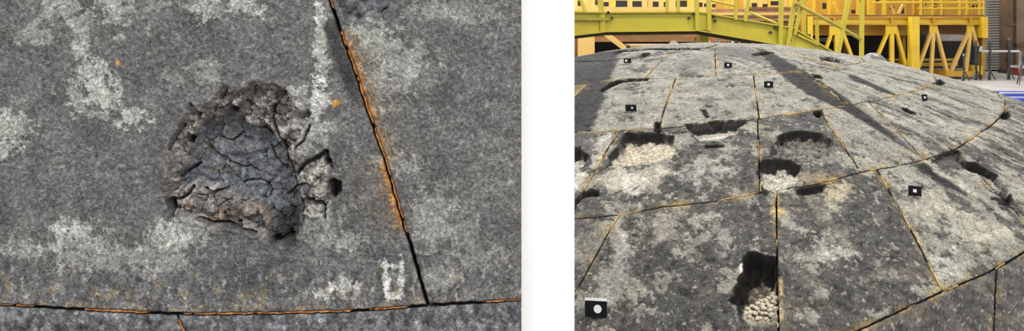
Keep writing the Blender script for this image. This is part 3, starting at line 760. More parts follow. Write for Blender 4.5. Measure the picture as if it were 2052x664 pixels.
def dome_fields(th, ph, level):
    mx, my = m_of(th, ph)
    wx = mx + .03 * fbm(mx / .16, my / .16, 3, 101); wy = my + .03 * fbm(mx / .16, my / .16, 3, 104)
    h = .006 * fbm(mx / .3, my / .3, 4, 105) + .0035 * fbm(mx / .05, my / .05, 3, 106)
    rr = np.hypot(mx, my)
    east = sstep(-82, -62, ph)
    iso = fbm(mx / .20, my / .20, 7, 110, .70)
    strk = fbm(np.radians(ph) * 30 + .8 * perlin(mx / .4, my / .4, 3), rr / .50, 6, 112, .68)
    n = iso * (1 - .7 * east) + strk * .85 * east
    pale = sstep(-.05, .06, n + (level - .5) * .85) * (.8 + .2 * sstep(-.2, .2, n))
    col = np.ones(mx.shape + (3,)) * np.array([.088, .087, .086])
    col = col * (1 + 1.1 * fbm(mx / .045, my / .045, 5, 114, .7))[..., None]
    crust = np.ones(mx.shape + (3,)) * np.array([.285, .283, .258])
    crust = crust * (1 + .42 * fbm(mx / .08, my / .08, 5, 115, .65) + .3 * strk * east)[..., None]
    col = col + (crust - col) * (pale * (.70 + .25 * level))[..., None]
    h = h + .003 * pale
    tint = sstep(.12, .4, fbm(mx / .13, my / .13, 4, 117))
    col = mix(col, (.24, .205, .175), tint * .35)
    sp = sstep(.27, .35, fbm(mx / .030, my / .030, 4, 118, .6))
    col = mix(col, (.40, .39, .37), sp * .6)
    dk = sstep(.22, .29, fbm(mx / .07, my / .07, 6, 119, .7))
    col = mix(col, (.055, .055, .056), dk * .75)
    h = h - .005 * dk + .003 * sp
    for S in STAINS:
        P = S['P']; pad = .2
        bx = (mx > P[:, 0].min() - pad) & (mx < P[:, 0].max() + pad) & (my > P[:, 1].min() - pad) & (my < P[:, 1].max() + pad)
        if not bx.any(): continue
        d = inside(P, mx[bx], my[bx]) + (S['rough'] * 1.9 * fbm(mx[bx] / .08, my[bx] / .08, 6, 121, .7))
        k = sstep(-S['soft'] * .5, S['soft'], d) * S['k']
        cc = S['col'] * (1 + .55 * fbm(mx[bx] / .05, my[bx] / .05, 5, 122, .65) + .5 * strk[bx] * (S['col'][0] < .12))[..., None]
        col[bx] = col[bx] + (cc - col[bx]) * k[..., None]
    alpha = np.full(mx.shape, .9)
    # golden stain along the seams
    vis = (ph > -125) & (ph < -25)
    if vis.any():
        X, Y = mx[vis], my[vis]
        d = np.full(X.shape, 9.)
        for P in NEAR_SEAM:
            bb = (X > P[:, 0].min() - .08) & (X < P[:, 0].max() + .08) & (Y > P[:, 1].min() - .08) & (Y < P[:, 1].max() + .08)
            if bb.any():
                d[bb] = np.minimum(d[bb], line_dist(P, X[bb], Y[bb]))
        g = np.exp(-d / .012) * sstep(-.1, .35, fbm(X / .12, Y / .12, 3, 125)) + .35 * np.exp(-d / .035) * sstep(.1, .5, fbm(X / .15, Y / .15, 3, 126))
        col[vis] = mix(col[vis], (.46, .33, .14), np.clip(g, 0, 1) * .8)
    for P, dep in SLOTS:
        bx = (mx > P[:, 0].min() - .1) & (mx < P[:, 0].max() + .1) & (my > P[:, 1].min() - .1) & (my < P[:, 1].max() + .1)
        if not bx.any(): continue
        d = inside(P, mx[bx], my[bx])
        d = d + .01 * fbm(mx[bx] / .03, my[bx] / .03, 2, 128)
        h[bx] -= dep * sstep(-.004, .010, d)
        col[bx] = mix(col[bx], BLK, sstep(-.014, -.002, d))
        alpha[bx] *= 1 - sstep(-.014, -.002, d)
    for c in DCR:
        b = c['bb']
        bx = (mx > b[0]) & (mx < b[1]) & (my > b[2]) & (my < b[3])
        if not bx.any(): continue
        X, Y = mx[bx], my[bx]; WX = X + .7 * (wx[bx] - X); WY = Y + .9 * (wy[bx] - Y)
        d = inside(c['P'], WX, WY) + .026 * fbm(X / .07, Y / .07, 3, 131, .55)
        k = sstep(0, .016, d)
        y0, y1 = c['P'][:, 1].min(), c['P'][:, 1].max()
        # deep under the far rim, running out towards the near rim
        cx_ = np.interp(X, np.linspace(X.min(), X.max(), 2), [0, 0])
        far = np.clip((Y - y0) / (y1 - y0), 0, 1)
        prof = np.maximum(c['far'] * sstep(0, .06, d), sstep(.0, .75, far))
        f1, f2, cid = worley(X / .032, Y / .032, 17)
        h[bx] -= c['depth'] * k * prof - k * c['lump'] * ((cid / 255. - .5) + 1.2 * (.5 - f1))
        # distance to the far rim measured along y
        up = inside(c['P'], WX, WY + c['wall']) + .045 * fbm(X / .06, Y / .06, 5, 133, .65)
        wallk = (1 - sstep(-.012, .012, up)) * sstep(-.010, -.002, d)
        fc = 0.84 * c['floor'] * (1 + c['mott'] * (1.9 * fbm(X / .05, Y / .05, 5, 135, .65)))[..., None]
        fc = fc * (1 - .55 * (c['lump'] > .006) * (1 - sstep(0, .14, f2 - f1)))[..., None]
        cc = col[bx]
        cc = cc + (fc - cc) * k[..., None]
        cc = mix(cc, (.020, .019, .018), wallk * .95)  # dark char and the rim's shade, both painted on the far wall
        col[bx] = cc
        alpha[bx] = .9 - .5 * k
    col = .13 * (np.clip(col, .002, 1) / .13) ** 1.22 * DOME_TONE * np.array([1.03, 1.0, .93])
    return h, col, alpha

DOME_TONE = 0.53
GAPM = 0.0042
TRI = 0
blocks = {}
for r, row in enumerate(ROWS):
    seq = list(row)
    for k in range(len(seq)):
        a = seq[k]; b = seq[(k + 1) % len(seq)]
        b = b if b[0] > a[0] else (b[0] + 360, b[1] + 360)
        mid = (a[0] + b[0] + a[1] + b[1]) / 4
        seen = -128 < mid < (6 if r < 2 else -20)
        thm = float(RING[r](mid) + RING[r + 1](mid)) / 2
        arc = DR * math.radians(b[0] - a[0]) * math.sin(math.radians(thm))
        hgt = DR * math.radians(float(RING[r + 1](mid) - RING[r](mid)))
        step = {0: .010, 1: .0062, 2: .0045, 3: .0040, 4: .0062}[r] if seen else .09
        nu = max(8, int(arc / step)); nv = max(8, int(hgt / step))
        u, v = np.meshgrid(np.linspace(0, 1, nu), np.linspace(0, 1, nv))
        pa = radial(r, *a)(v); pb = radial(r, *b)(v)
        ph = pa + (pb - pa) * u
        t0 = RING[r](ph); t1 = RING[r + 1](ph)
        gt = math.degrees(GAPM / DR)
        jt = .35 * gt * perlin(ph * 2.1, ph * 0 + r, 9)
        t0 = t0 + gt + jt; t1 = t1 - gt + .35 * gt * perlin(ph * 2.3, ph * 0 + r + 5, 9)
        th = t0 + (t1 - t0) * v
        gp = np.degrees(GAPM / (DR * np.sin(np.radians(th))))
        jp = .35 * gp * perlin(th * 4.1, th * 0 + k, 10)
        ph = (pa + gp + jp) + ((pb - gp + jp) - (pa + gp + jp)) * u
        h, col, al = dome_fields(th, (ph + 180) % 360 - 180, PALE_LEVEL.get((r, k), .5))
        e = np.minimum(np.minimum(u, 1 - u) * arc, np.minimum(v, 1 - v) * hgt)
        chip = np.clip(1 - e / (.012 + .010 * fbm(th * 2, ph * 2, 2, 140)), 0, 1)
        h = h - .006 * chip ** 2
        n = dir_of(th, ph)
        X = DC + n * (DR + h)[..., None]
        Sk = DC + n * (DR - .17)
        o = grid_mesh('block', X[:, ::-1], Sk[:, ::-1], col[:, ::-1], al[:, ::-1], M['char_dome'], shield)
        blocks[(r, k)] = o
        TRI += 2 * nu * nv

# seam filler between the blocks
for kind, r, k, th, ph in SEAMS:
    if not np.any((ph > -128) & (ph < -18)): continue
    ln = np.concatenate([[0], np.cumsum(np.linalg.norm(np.diff(dir_of(th, ph), axis=0), axis=1))]) * DR
    t = np.arange(0, ln[-1], .010)
    T = np.interp(t, ln, th); Pp = np.interp(t, ln, ph)
    n = dir_of(T, Pp)
    sd_ = rnd.randint(0, 60)
    keep = {0: .40, 1: .45, 2: .55, 3: .50, 4: .25}[r] + (0.05 if kind == 'radial' else 0)
    kk = sstep(-.15, .15, fbm(t / .22, t * 0 + sd_, 3, 151) + (keep - .5) * .9)
    rise = -.035 + .0365 * kk + .0015 * fbm(t / .04, t * 0, 2, 152)
    cn = sstep(-.3, .4, fbm(t / .10, t * 0 + sd_, 3, 153))[:, None]
    col = SOOTC + ((np.array([.26, .15, .04]) * (1 - cn) + np.array([.44, .32, .13]) * cn) - SOOTC) * kk[:, None]
    hloc = dome_fields(T, (Pp + 180) % 360 - 180, .5)[0]
    hp = np.pad(hloc, 6, mode='edge'); hmin = np.min([hp[i:i + len(hloc)] for i in range(13)], axis=0)
    rise = rise + np.where(hmin < -.014, hmin - .03, 0)
    pts = DC + n * DR
    tg = np.gradient(pts, axis=0); tg /= np.linalg.norm(tg, axis=1)[:, None] + 1e-12
    side = np.cross(tg, n)
    pts = pts + side * (.0016 * perlin(t / .3, t * 0 + sd_, 14))[:, None]
    filler_strip('seam_filler', pts, n, side, np.clip(.0042 + .002 * fbm(t / .12, t * 0 + sd_, 3, 155), .002, .007), rise, col, M['filler_dome'], shield)

# dark carrier under the blocks, rim ring and stand
def revolve(name, prof, mat, parent, n=96):
    V = []; Fc = []
    ph = np.linspace(0, 360, n, endpoint=False)
    for th, rad in prof:
        V += list(DC + dir_of(np.full(n, float(th)), ph) * rad)
    for i in range(len(prof) - 1):
        for k in range(n):
            a = i * n + k; b = i * n + (k + 1) % n
            Fc.append((a, a + n, b + n, b))
    return mesh_from(name, V, Fc, mat, parent, origin=parent.location, smooth=True)
revolve('carrier_shell', [(0.05, DR - .15), (10, DR - .15), (20, DR - .15), (30, DR - .15), (39.9, DR - .15), (39.9, DR - .3), (30, DR - .3), (20, DR - .3), (.05, DR - .3)], M['substrate'], shield)
u, v = np.meshgrid(np.linspace(-180, 180, 260), np.linspace(.02, 6.2 - .04, 70))
h, col, al = dome_fields(v, u, .6)
n = dir_of(v, u)
grid_mesh('block', (DC + n * (DR + h)[..., None])[:, ::-1], (DC + n * (DR - .17))[:, ::-1], col[:, ::-1], al[:, ::-1], M['char_dome'], shield)
revolve('rim_ring', [(40.05, DR + .0), (41.2, DR - .03), (41.6, DR - .10), (41.4, DR - .22), (40.05, DR - .2)], M['carrier'], shield)
for k in range(10):
    phk = k * 36.0 + 10
    p = DC + dir_of(np.array(39.4), np.array(phk)) * (DR - .25)
    MB().bar(Vector(p), Vector((p[0], p[1], 0.0)), .12, .12).build('stand_leg', M['carrier'], shield)

# cream fragments lying in the deepest pit (pieces of the block they broke from)
def chunk_mesh(seed):
    r = np.random.RandomState(seed)
    import bmesh
    bm = bmesh.new(); bmesh.ops.create_icosphere(bm, subdivisions=2, radius=1.0)
    for v in bm.verts:
        d = v.co.normalized()
        s = 1 + .55 * float(perlin(np.array(d.x * 1.3 + seed), np.array(d.y * 1.3 + d.z * 1.1), 3))
        v.co = Vector((d.x * s, d.y * s, d.z * s * .75))
    me = bpy.data.meshes.new('fragment'); bm.to_mesh(me); bm.free()
    me.materials.append(M['rubble'])
    return me
CH = [chunk_mesh(s) for s in range(6)]
pit_block = blocks[(3, 2)]
spots = []
fr_ = random.Random(3)
PIT = np.array([(1556, 562), (1557, 656), (1504, 656), (1482, 632), (1490, 612), (1516, 592), (1538, 574)], float)
while len(spots) < 62:
    px, py = fr_.uniform(1480, 1558), fr_.uniform(556, 656)
    if inside(PIT, np.array(px), np.array(py)) < 1: continue
    sz = fr_.uniform(6, 13)
    if all(math.hypot(px - a, (py - b) * 1.3) > .62 * (sz + c) for a, b, c in spots): spots.append((px, py, sz))
    elif fr_.random() < .004: spots.append((px, py, 5))
for i, (px, py, sz) in enumerate(spots):
    th, ph = hit(px, py + 3)
    n = dir_of(np.array(th), np.array(ph))
    p = DC + n * (DR - .022 - .05 * max(0, (610 - py) / 50.0))
    o = link('fragment', CH[i % 6], None, pit_block)
    o.location = Vector(p) - shield.location
    s = sz * .68 / F * float(p[1])
    o.scale = (s, s, s * .9); o.rotation_euler = (rnd.uniform(-.5, .5), rnd.uniform(-.5, .5), rnd.uniform(0, 6.28))

# ------------------------------------------------------------------ photogrammetry targets on the dome
def target(px, py, w, hgt, label, yaw=0.0, lean=.35, dot='square', strip=False, dotx=0.0, dots=.27):
    th, ph = hit(px, py + hgt * .5)
    n = Vector(dir_of(np.array(th), np.array(ph)))
    base = Vector(DC + np.array(n) * (DR + .012))
    d = base.y
    W = w / F * d; H = hgt / F * d
    root = empty('survey_target', base, label, 'target', 'black survey targets on the dome')
    fw = Vector((base.x, base.y, 0)).normalized()
    c, s = math.cos(yaw), math.sin(yaw)
    fw = Vector((fw.x * c - fw.y * s, fw.x * s + fw.y * c, 0))
    rt = Vector((fw.y, -fw.x, 0))
    upv = (Vector((0, 0, 1)) * math.cos(lean) + fw * math.sin(lean)).normalized()
    nr = rt.cross(upv).normalized()      # out of the printed face
    if nr.dot(fw) > 0: nr = -nr
    T = .004
    def slab(name, x0, x1, z0, z1, t0, t1, mat):
        vs = [base + rt * x + upv * z + nr * t for x in (x0, x1) for t in (t1, t0) for z in (z0, z1)]
        return mesh_from(name, vs, BOXF, mat, root)
    slab('plate', -W / 2, W / 2, -.001, H, 0, T, M['black'])
    ds = W * dots
    if dot == 'square':
        o = slab('white_dot', dotx * W - ds / 2, dotx * W + ds / 2, H * .5 - ds / 2, H * .5 + ds / 2, T, T + .0012, M['target_white'])
    else:
        vs = []; fs = []
        for t in (T, T + .0012):
            for k in range(24):
                a = 2 * math.pi * k / 24
                vs.append(base + rt * (dotx * W + math.cos(a) * ds / 2) + upv * (H * .5 + math.sin(a) * ds / 2) + nr * t)
        fs = [tuple(range(24)), tuple(range(24, 48))] + [(k, (k + 1) % 24, 24 + (k + 1) % 24, 24 + k) for k in range(24)]
        mesh_from('white_dot', vs, fs, M['target_white'], root)
    # the strut behind that holds the plate up
    bk = (fw - n * fw.dot(n)).normalized()
    vs = [base + rt * (W * .3), base - rt * (W * .3), base + rt * (W * .3) + upv * H * .7, base - rt * (W * .3) + upv * H * .7,
          base + bk * (H * .55) + rt * (W * .3), base + bk * (H * .55) - rt * (W * .3)]
    mesh_from('strut', vs, [(0, 1, 3, 2), (2, 3, 5, 4), (0, 4, 5, 1), (0, 2, 4), (1, 5, 3)], M['black'], root)
    if strip:
        slab('white_edge', -W / 2, W / 2, H, H * 1.16, -.01, T, M['target_white'])
    return root
target(1195, 624, 44, 30, 'largest black target card with round white dot and white top edge, nearest the wall', 0.0, .3, 'round', True, .08, .36)
target(1832, 387, 23, 19, 'black target card with white square standing alone on the right-hand blocks', .0, .3)
target(1540, 173, 17, 13, 'black target card with white square beside the dark soot streak', .0, .3)
target(1459, 134, 15, 10, 'black target card with white square near the crest, right of two golden seams', .0, .3)
target(1258, 125, 15, 9, 'black target card on pale block at the upper left, beside the sooty area', .25, .3, dotx=-.18)
target(1265, 220, 22, 13, 'plain-looking black target card above the left cream-floored crater', .2, .3, dotx=.1, dots=.16)
target(1852, 199, 10, 12, 'narrow black target card seen edge-on near the right rim of the dome', .5, .2, dots=.4)

# ------------------------------------------------------------------ lime-yellow footbridge behind the dome
BR = 11.0
bridge = empty('footbridge', (at(1400, 60, BR).x, BR, 0.0), 'lime yellow footbridge girder bending down into stairs behind the dome', 'bridge')
def seg(name, a, b, hgt_top, hgt_bot, mat, flange=True):
    """girder length between two stations (px, y_top, y_bottom, depth)"""
    (xa, ta, ba, da), (xb, tb, bb, db) = a, b
    A0, A1, B0, B1 = at(xa, ta, da), at(xa, ba, da), at(xb, tb, db), at(xb, bb, db)
    def prism(P, off0, off1):
        d = Vector((B0.x - A0.x, B0.y - A0.y, 0)).normalized(); nrm = Vector((d.y, -d.x, 0))
        vs = [p + nrm * o for p in P for o in (off0, off1)]
        return vs
    vs = prism([A0, A1, B0, B1], 0.0, -.05)
    mb = MB(); mb.add(vs, [(0, 1, 3, 2), (4, 6, 7, 5), (0, 4, 5, 1), (2, 3, 7, 6), (0, 2, 6, 4), (1, 5, 7, 3)])
    g = mb.build(name, mat, bridge)
    for nm, (pa, pb) in (('flange', (A0, B0)), ('flange', (A1, B1))):
        MB().bar(pa, pb, .11, .022).build(nm, mat, bridge)
    return g
ST = [(1060, 22, 80, 10.2), (1212, 25, 63, BR), (1398, 24, 61, BR), (1588, 56, 94, BR), (1700, 124, 164, BR)]
for a, b in zip(ST[:-1], ST[1:]): seg('girder', a, b, 0, 0, M['lime'])
# dark olive strips added as painted shade under the girders
M['shadow_olive'] = paint('painted_shade_olive', lin(72, 64, 22), lin(50, 44, 16), 2, 0.7, bump=0.02)
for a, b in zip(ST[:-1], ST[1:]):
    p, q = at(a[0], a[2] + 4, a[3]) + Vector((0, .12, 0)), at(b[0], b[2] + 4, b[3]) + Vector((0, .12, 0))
    MB().bar(p, q, .1, .065).build('shade_strip', M['shadow_olive'], bridge)
# far girder and deck
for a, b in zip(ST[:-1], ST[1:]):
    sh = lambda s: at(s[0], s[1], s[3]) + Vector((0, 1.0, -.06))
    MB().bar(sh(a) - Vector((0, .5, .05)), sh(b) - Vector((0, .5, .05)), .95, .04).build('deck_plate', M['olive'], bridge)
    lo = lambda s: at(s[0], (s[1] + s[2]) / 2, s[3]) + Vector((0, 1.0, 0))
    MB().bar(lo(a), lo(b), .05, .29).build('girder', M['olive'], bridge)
def rail(name, p, q, w, mat, d0=BR - .03, d1=None):
    return MB().tube([at(p[0], p[1], d0), at(q[0], q[1], d1 or d0)], w / F * d0 / 2, 10).build(name, mat, bridge)
def flat_post(p, q, w, d=BR - .05, mat=None):
    return MB().bar(at(p[0], p[1], d), at(q[0], q[1], d), .05, w / F * d).build('post', mat or M['lime'], bridge)
def upost(xt, xb, yb, w=9, d=BR - .05, yt=-110):
    MB().bar(at(xt + (xt - xb) * (-yt) / max(yb, 1), yt, d), at(xb, yb, d), w / F * d, .05).build('post', M['lime'], bridge)
upost(1164, 1188, 66, 11); upost(1203, 1208, 64, 11)
upost(1396, 1397, 62, 8); upost(1420, 1421, 62, 8)
upost(1475, 1474, 40, 6); upost(1500, 1493, 43, 6)
upost(1566, 1563, 92, 8); upost(1593, 1577, 96, 8); upost(1609, 1592, 70, 6)
for x in (1325, 1347): upost(x + 12, x + 12, 24, 6)
rail('handrail', (1424, 1), (1475, 12), 5, M['lime'])
rail('midrail', (1503, 25), (1563, 50), 5, M['lime'])
rail('handrail', (1424, -90), (1593, -70), 5, M['lime'])
rail('handrail', (1150, -92), (1424, -90), 5, M['lime'])
rail('handrail', (1593, 6), (1690, 58), 7, M['olive'], BR - .12); rail('handrail', (1690, 58), (1727, 80), 7, M['olive'], BR - .12)
rail('midrail', (1598, 70), (1640, 90), 6, M['lime'])
rail('handrail', (1706, -30), (1732, 10), 6, M['olive'], BR - .12)
MB().bar(at(1712, -60, BR - .12), at(1676, 122, BR - .12), 8 / F * BR, .05).build('post', M['lime'], bridge)
MB().bar(at(1728, -80, BR - .12), at(1726, 160, BR - .12), 7 / F * BR, .05).build('post', M['lime'], bridge)
MB().bar(at(1614, -60, BR + .9), at(1612, 80, BR + .9), 5 / F * BR, .04).build('post', M['lime'], bridge)
MB().bar(at(1637, 40, BR + .5), at(1638, 92, BR + .5), 6 / F * BR, .04).build('post', M['lime'], bridge)
# gusset plates with bolts at the joints
for x, y0, y1 in ((1200, 27, 64), (1409, 24, 60), (1578, 54, 92)):
    MB().bar(at(x - 13, (y0 + y1) / 2, BR - .02), at(x + 13, (y0 + y1) / 2 + (3 if x > 1500 else 0), BR - .02), .02, (y1 - y0) / F * BR).build('gusset_plate', M['lime'], bridge)
for x, y in ((1160, 30), (1163, 40), (1218, 25), (1226, 36), (1380, 36), (1390, 28), (1432, 42), (1430, 34), (1543, 65), (1553, 56), (1582, 80)):
    p = at(x, y, BR - .005 if x > 1210 else 10.86)
    MB().tube([p, p + Vector((0, -.05, 0))], .021, 8).build('bolt', M['charcoal'], bridge)
# legs that carry the bridge
for x in (1110, 1409, 1690):
    p = at(x, 60 if x < 1690 else 150, BR + .5)
    MB().bar(Vector((p.x, BR + .5, p.z)), Vector((p.x, BR + .5, 0)), .14, .14).build('bridge_leg', M['lime'], bridge)

# ------------------------------------------------------------------ big yellow work platform beyond
PL = 23.0
plat = empty('work_platform', (at(1560, 40, PL).x, PL + 3, 0.0), 'long golden yellow steel work platform with braced legs and crowded railings', 'platform')
def pbox(name, x0, x1, y0, y1, d0, d1, mat):
    a = at(x0, y0, d0); b = at(x1, y1, d0)
    return MB().box(a.x, b.x, d0, d1, max(b.z, 0.0), a.z).build(name, mat, plat)
pbox('deck', 1080, 1972, 30, 33, PL - .1, PL + 6, M['brown'])
pbox('flange', 1600, 1972, 33, 36, PL - .12, PL + .1, M['amber'])
pbox('beam_web', 1600, 1972, 36, 47, PL - .02, PL + .04, M['yellow'])
pbox('flange', 1600, 1972, 47, 50, PL - .12, PL + .1, M['amber'])
pbox('fascia_panel', 1625, 1835, 50, 71, PL + .5, PL + .56, M['amber'])
pbox('fascia_panel', 1845, 1972, 50, 69, PL + .5, PL + .56, M['brown'])
pbox('fascia_panel', 1080, 1625, 68, 84, PL - 4, PL - 3.9, M['brown'])
pbox('beam_web', 1080, 1600, 33, 42, PL - .02, PL + .04, M['pinkbrown'])
pbox('beam_web', 1080, 1600, 42, 50, PL + .1, PL + .16, M['brown'])
pbox('deck_board', 1420, 1600, 18, 25, PL - 1.0, PL - .9, M['pinkbrown']); pbox('deck_board', 1180, 1420, 14, 19, PL - 1.0, PL - .9, M['tan'])
pbox('deck_board', 1500, 1600, 14, 18, PL - 1.1, PL - 1.0, M['brown'])
for x in (1672, 1788, 1872, 1946): pbox('stiffener', x - 2, x + 2, 34, 50, PL - .14, PL, M['amber'])
pbox('column', 1827, 1843, 33, 155, PL - .35, PL - .1, M['yellow']); pbox('column', 1618, 1629, 33, 158, PL - .2, PL, M['yellow'])
pbox('column', 1606, 1616, 0, 158, PL - .2, PL, M['amber']); pbox('column', 1972, 1980, 34, 76, PL - .3, PL + .1, M['yellow']); pbox('column', 1968, 1974, 76, 158, PL + .1, PL + .3, M['amber'])
def brace(x, y, q, w, mat): MB().bar(at(x, y, PL), at(q[0], q[1], PL), w / F * PL, .09).build('brace', mat, plat)
for (x0, x1, y0, y1, legs, m) in ((1662, 1690, 50, 70, [(1653, 104), (1676, 150), (1708, 118)], 'yellow'), (1775, 1798, 50, 68, [(1754, 122), (1787, 155), (1814, 130)], 'yellow'),
                                  (1863, 1878, 50, 66, [(1836, 146), (1865, 157), (1898, 146)], 'tan'), (1938, 1951, 50, 65, [(1904, 146), (1934, 157), (1957, 92)], 'tan')):
    pbox('gusset_plate', x0, x1, y0, y1, PL - .06, PL - .02, M['yellow'])
    c = (x0 + x1) / 2
    brace(x0 + 4, y1 - 4, legs[0], 7, M[m]); brace(c, y1 - 6, legs[1], 8 if m == 'yellow' else 6, M[m]); brace(x1 - 4, y1 - 12, legs[2], 7, M[m])
pbox('sill_beam', 1780, 1920, 126, 133, PL + 1.0, PL + 1.2, M['amber']); pbox('sill_beam', 1780, 1920, 118, 122, PL + 1.4, PL + 1.6, M['yellow'])
pbox('foot_beam', 1896, 1952, 143, 153, PL - .2, PL + .5, M['amber']); pbox('foot_beam', 1952, 1970, 132, 150, PL - .1, PL + .3, M['yellow'])
pbox('shade_sheet', 1080, 1960, 62, 158, PL + 4.6, PL + 4.7, M['dark'])  # dark sheet added to give the darkness under the deck
pbox('grey_duct', 1872, 1932, 70, 82, PL + 3.5, PL + 4.0, M['grey_slat']); pbox('grey_duct', 1640, 1700, 76, 84, PL + 3.5, PL + 4.0, M['grey_slat'])
pbox('column', 1808, 1815, 60, 150, PL + .8, PL + 1.0, M['amber']); pbox('column', 1690, 1696, 66, 150, PL + 2.5, PL + 2.6, M['brown'])
# the crowded upper works: back panels with dark openings, posts and rails
top = -75
pbox('back_panel', 1080, 1610, top, 30, PL + 5.0, PL + 5.1, M['tan'])
pbox('back_panel', 1610, 1968, top, 30, PL + 5.0, PL + 5.1, M['amber'])
for (a, b, y0, y1) in ((1158, 1165, 1, 12), (1193, 1199, 0, 10), (1210, 1220, 4, 13), (1234, 1257, 1, 14), (1268, 1286, 2, 14), (1309, 1320, 3, 14), (1331, 1338, 4, 17), (1355, 1378, 1, 14),
                       (1400, 1408, 5, 16), (1412, 1420, 7, 16), (1428, 1434, 8, 15), (1508, 1517, 6, 20), (1530, 1538, 8, 15), (1545, 1560, 2, 11), (1600, 1617, -6, 3),
                       (1650, 1656, 6, 18), (1708, 1714, 20, 27), (1785, 1792, 11, 20), (1806, 1813, 12, 27), (1852, 1857, 4, 10), (1852, 1858, 14, 20), (1872, 1878, 5, 9), (1873, 1878, 13, 16),
                       (1945, 1953, 10, 16), (1960, 1964, 10, 18), (1757, 1762, -4, 3)):
    pbox('dark_opening', a, b, y0, y1, PL + 4.2, PL + 4.3, M['dark'])
for (a, b, y0, y1, m, dd) in ((1222, 1234, 2, 11, 'yellow', 3), (1183, 1192, -40, 14, 'tan', 3.2), (1258, 1266, -40, 15, 'tan', 3), (1288, 1294, -40, 18, 'tan', 3), (1298, 1306, -40, 18, 'tan', 3.2), (1338, 1346, -40, 16, 'tan', 3),
                              (1378, 1384, -40, 20, 'yellow', 3), (1436, 1452, -40, 22, 'amber', 3), (1455, 1466, -40, 22, 'yellow', 3.4), (1480, 1490, -40, 24, 'amber', 3), (1519, 1526, -40, 18, 'tan', 3), (1540, 1544, -40, 18, 'yellow', 3),
                              (1562, 1568, -40, 14, 'tan', 3), (1580, 1586, -40, 14, 'yellow', 3), (1630, 1634, -60, 30, 'yellow', 2), (1660, 1664, -60, 30, 'yellow', 2), (1695, 1699, -60, 30, 'yellow', 2), (1718, 1722, -60, 30, 'yellow', 2),
                              (1728, 1760, 6, 30, 'amber', 3), (1740, 1752, -60, 30, 'yellow', 2.5), (1770, 1776, -60, 30, 'yellow', 2), (1815, 1826, -60, 30, 'amber', 2), (1832, 1840, -60, 30, 'amber', 1), (1896, 1912, -60, 30, 'amber', 3)):
    pbox('upright', a, b, y0, y1, PL + dd, PL + dd + .1, M[m])
for i, x in enumerate((1753, 1770, 1845, 1851, 1868, 1886, 1898, 1922, 1936, 1945, 1962, 1970)):
    MB().bar(at(x, 33, PL + .05), at(x, -36, PL + .05), .055).build('railing_post', M['yellow' if i % 3 else 'amber'], plat)
for y, x0 in ((5, 1750), (17, 1840), (-16, 1750), (-34, 1750)):
    MB().tube([at(x0, y, PL + .05), at(1972, y, PL + .05)], .035, 8).build('guard_rail', M['yellow'], plat)
for (a, b, c, d, m) in ((1786, 12, 1792, 28, 'tan'), (1810, 9, 1800, 28, 'tan'), (1670, 6, 1678, 26, 'yellow'), (1866, 14, 1876, 30, 'yellow'), (1940, 12, 1947, 30, 'yellow')):
    MB().bar(at(a, b, PL + .3), at(c, d, PL + .3), .09, .07).build('brace', M[m], plat)
# legs at the back and at the hidden end
for x in (1090, 1300, 1480, 1960):
    MB().box(at(x, 0, PL + 5).x, at(x + 10, 0, PL + 5).x, PL + 4.7, PL + 4.9, 0, at(0, 31, PL + 5).z).build('column', M['brown'], plat)

# tan frame seen under the bridge at the left
fr = empty('tan_frame', (at(1174, 100, 16).x, 16.0, 0), 'tan painted post with a slanting brace under the footbridge', 'frame')
a, b = at(1157, 72, 16), at(1190, 72, 16)
MB().box(a.x, b.x, 15.85, 16.2, 0, a.z).build('post', M['tan'], fr)
a, b = at(1151, 72, 16), at(1157, 72, 16)
MB().box(a.x, b.x, 15.95, 16.2, 0, a.z).build('post', M['brown'], fr)
MB().bar(at(1214, 68, 15.95), at(1264, 106, 15.95), .13, .12).build('brace', M['tan'], fr)
MB().bar(at(1150, 70, 16.1), at(1402, 70, 16.1), .2, .1).build('cross_beam', M['brown'], fr)
a = at(1400, 70, 16.1); MB().box(a.x - .08, a.x + .08, 16.02, 16.18, 0, a.z).build('post', M['brown'], fr)
# clutter that peeps over the crest: a cart with small items
cz = at(0, 90, 13.0).z
cart = empty('equipment_cart', (at(1390, 90, 13).x, 13, 0), 'low yellow-edged cart just behind the crest under the bridge', 'cart')
x0, x1 = at(1260, 90, 13).x, at(1500, 90, 13).x
MB().box(x0, x1, 12.8, 13.5, cz - .03, cz).build('tray', M['brown'], cart)
MB().box(x0, at(1312, 90, 13).x, 12.76, 12.8, cz - .05, cz).build('edge_bar', M['lime'], cart)
for x in (x0 + .05, x1 - .05):
    for y in (12.85, 13.45): MB().bar((x, y, cz - .03), (x, y, 0), .04).build('leg', M['charcoal'], cart)
def item(name, x, w, ytop, mat, label, cat, cap=None):
    p = at(x, 90, 13.1); r = w / F * 13.1 / 2; zt = at(x, ytop, 13.1).z
    root = empty(name, (p.x, 13.1, cz), label, cat)
    MB().tube([(p.x, 13.1, cz), (p.x, 13.1, cz + (zt - cz) * .7), (p.x, 13.1, cz + (zt - cz) * .8), (p.x, 13.1, zt)], [r, r, r * .55, r * .5], 12).build('body', mat, root)
    MB().tube([(p.x, 13.1, zt), (p.x, 13.1, zt + .012)], r * .62, 10).build('cap', cap or mat, root)
item('tin', 1420, 9, 82, M['tan'], 'small yellowish tin on the cart behind the crest', 'tin')
item('bottle', 1438, 8, 80, M['steelblue'], 'small blue-grey bottle on the cart behind the crest', 'bottle')
item('bottle', 1468, 6, 82, M['silver'], 'small white bottle on the cart behind the crest', 'bottle')
item('tin', 1482, 6, 85, M['amber'], 'small amber tin at the right end of the cart', 'tin')
item('box_tin', 1350, 18, 84, M['silver'], 'pale squat can at the middle of the cart', 'can')

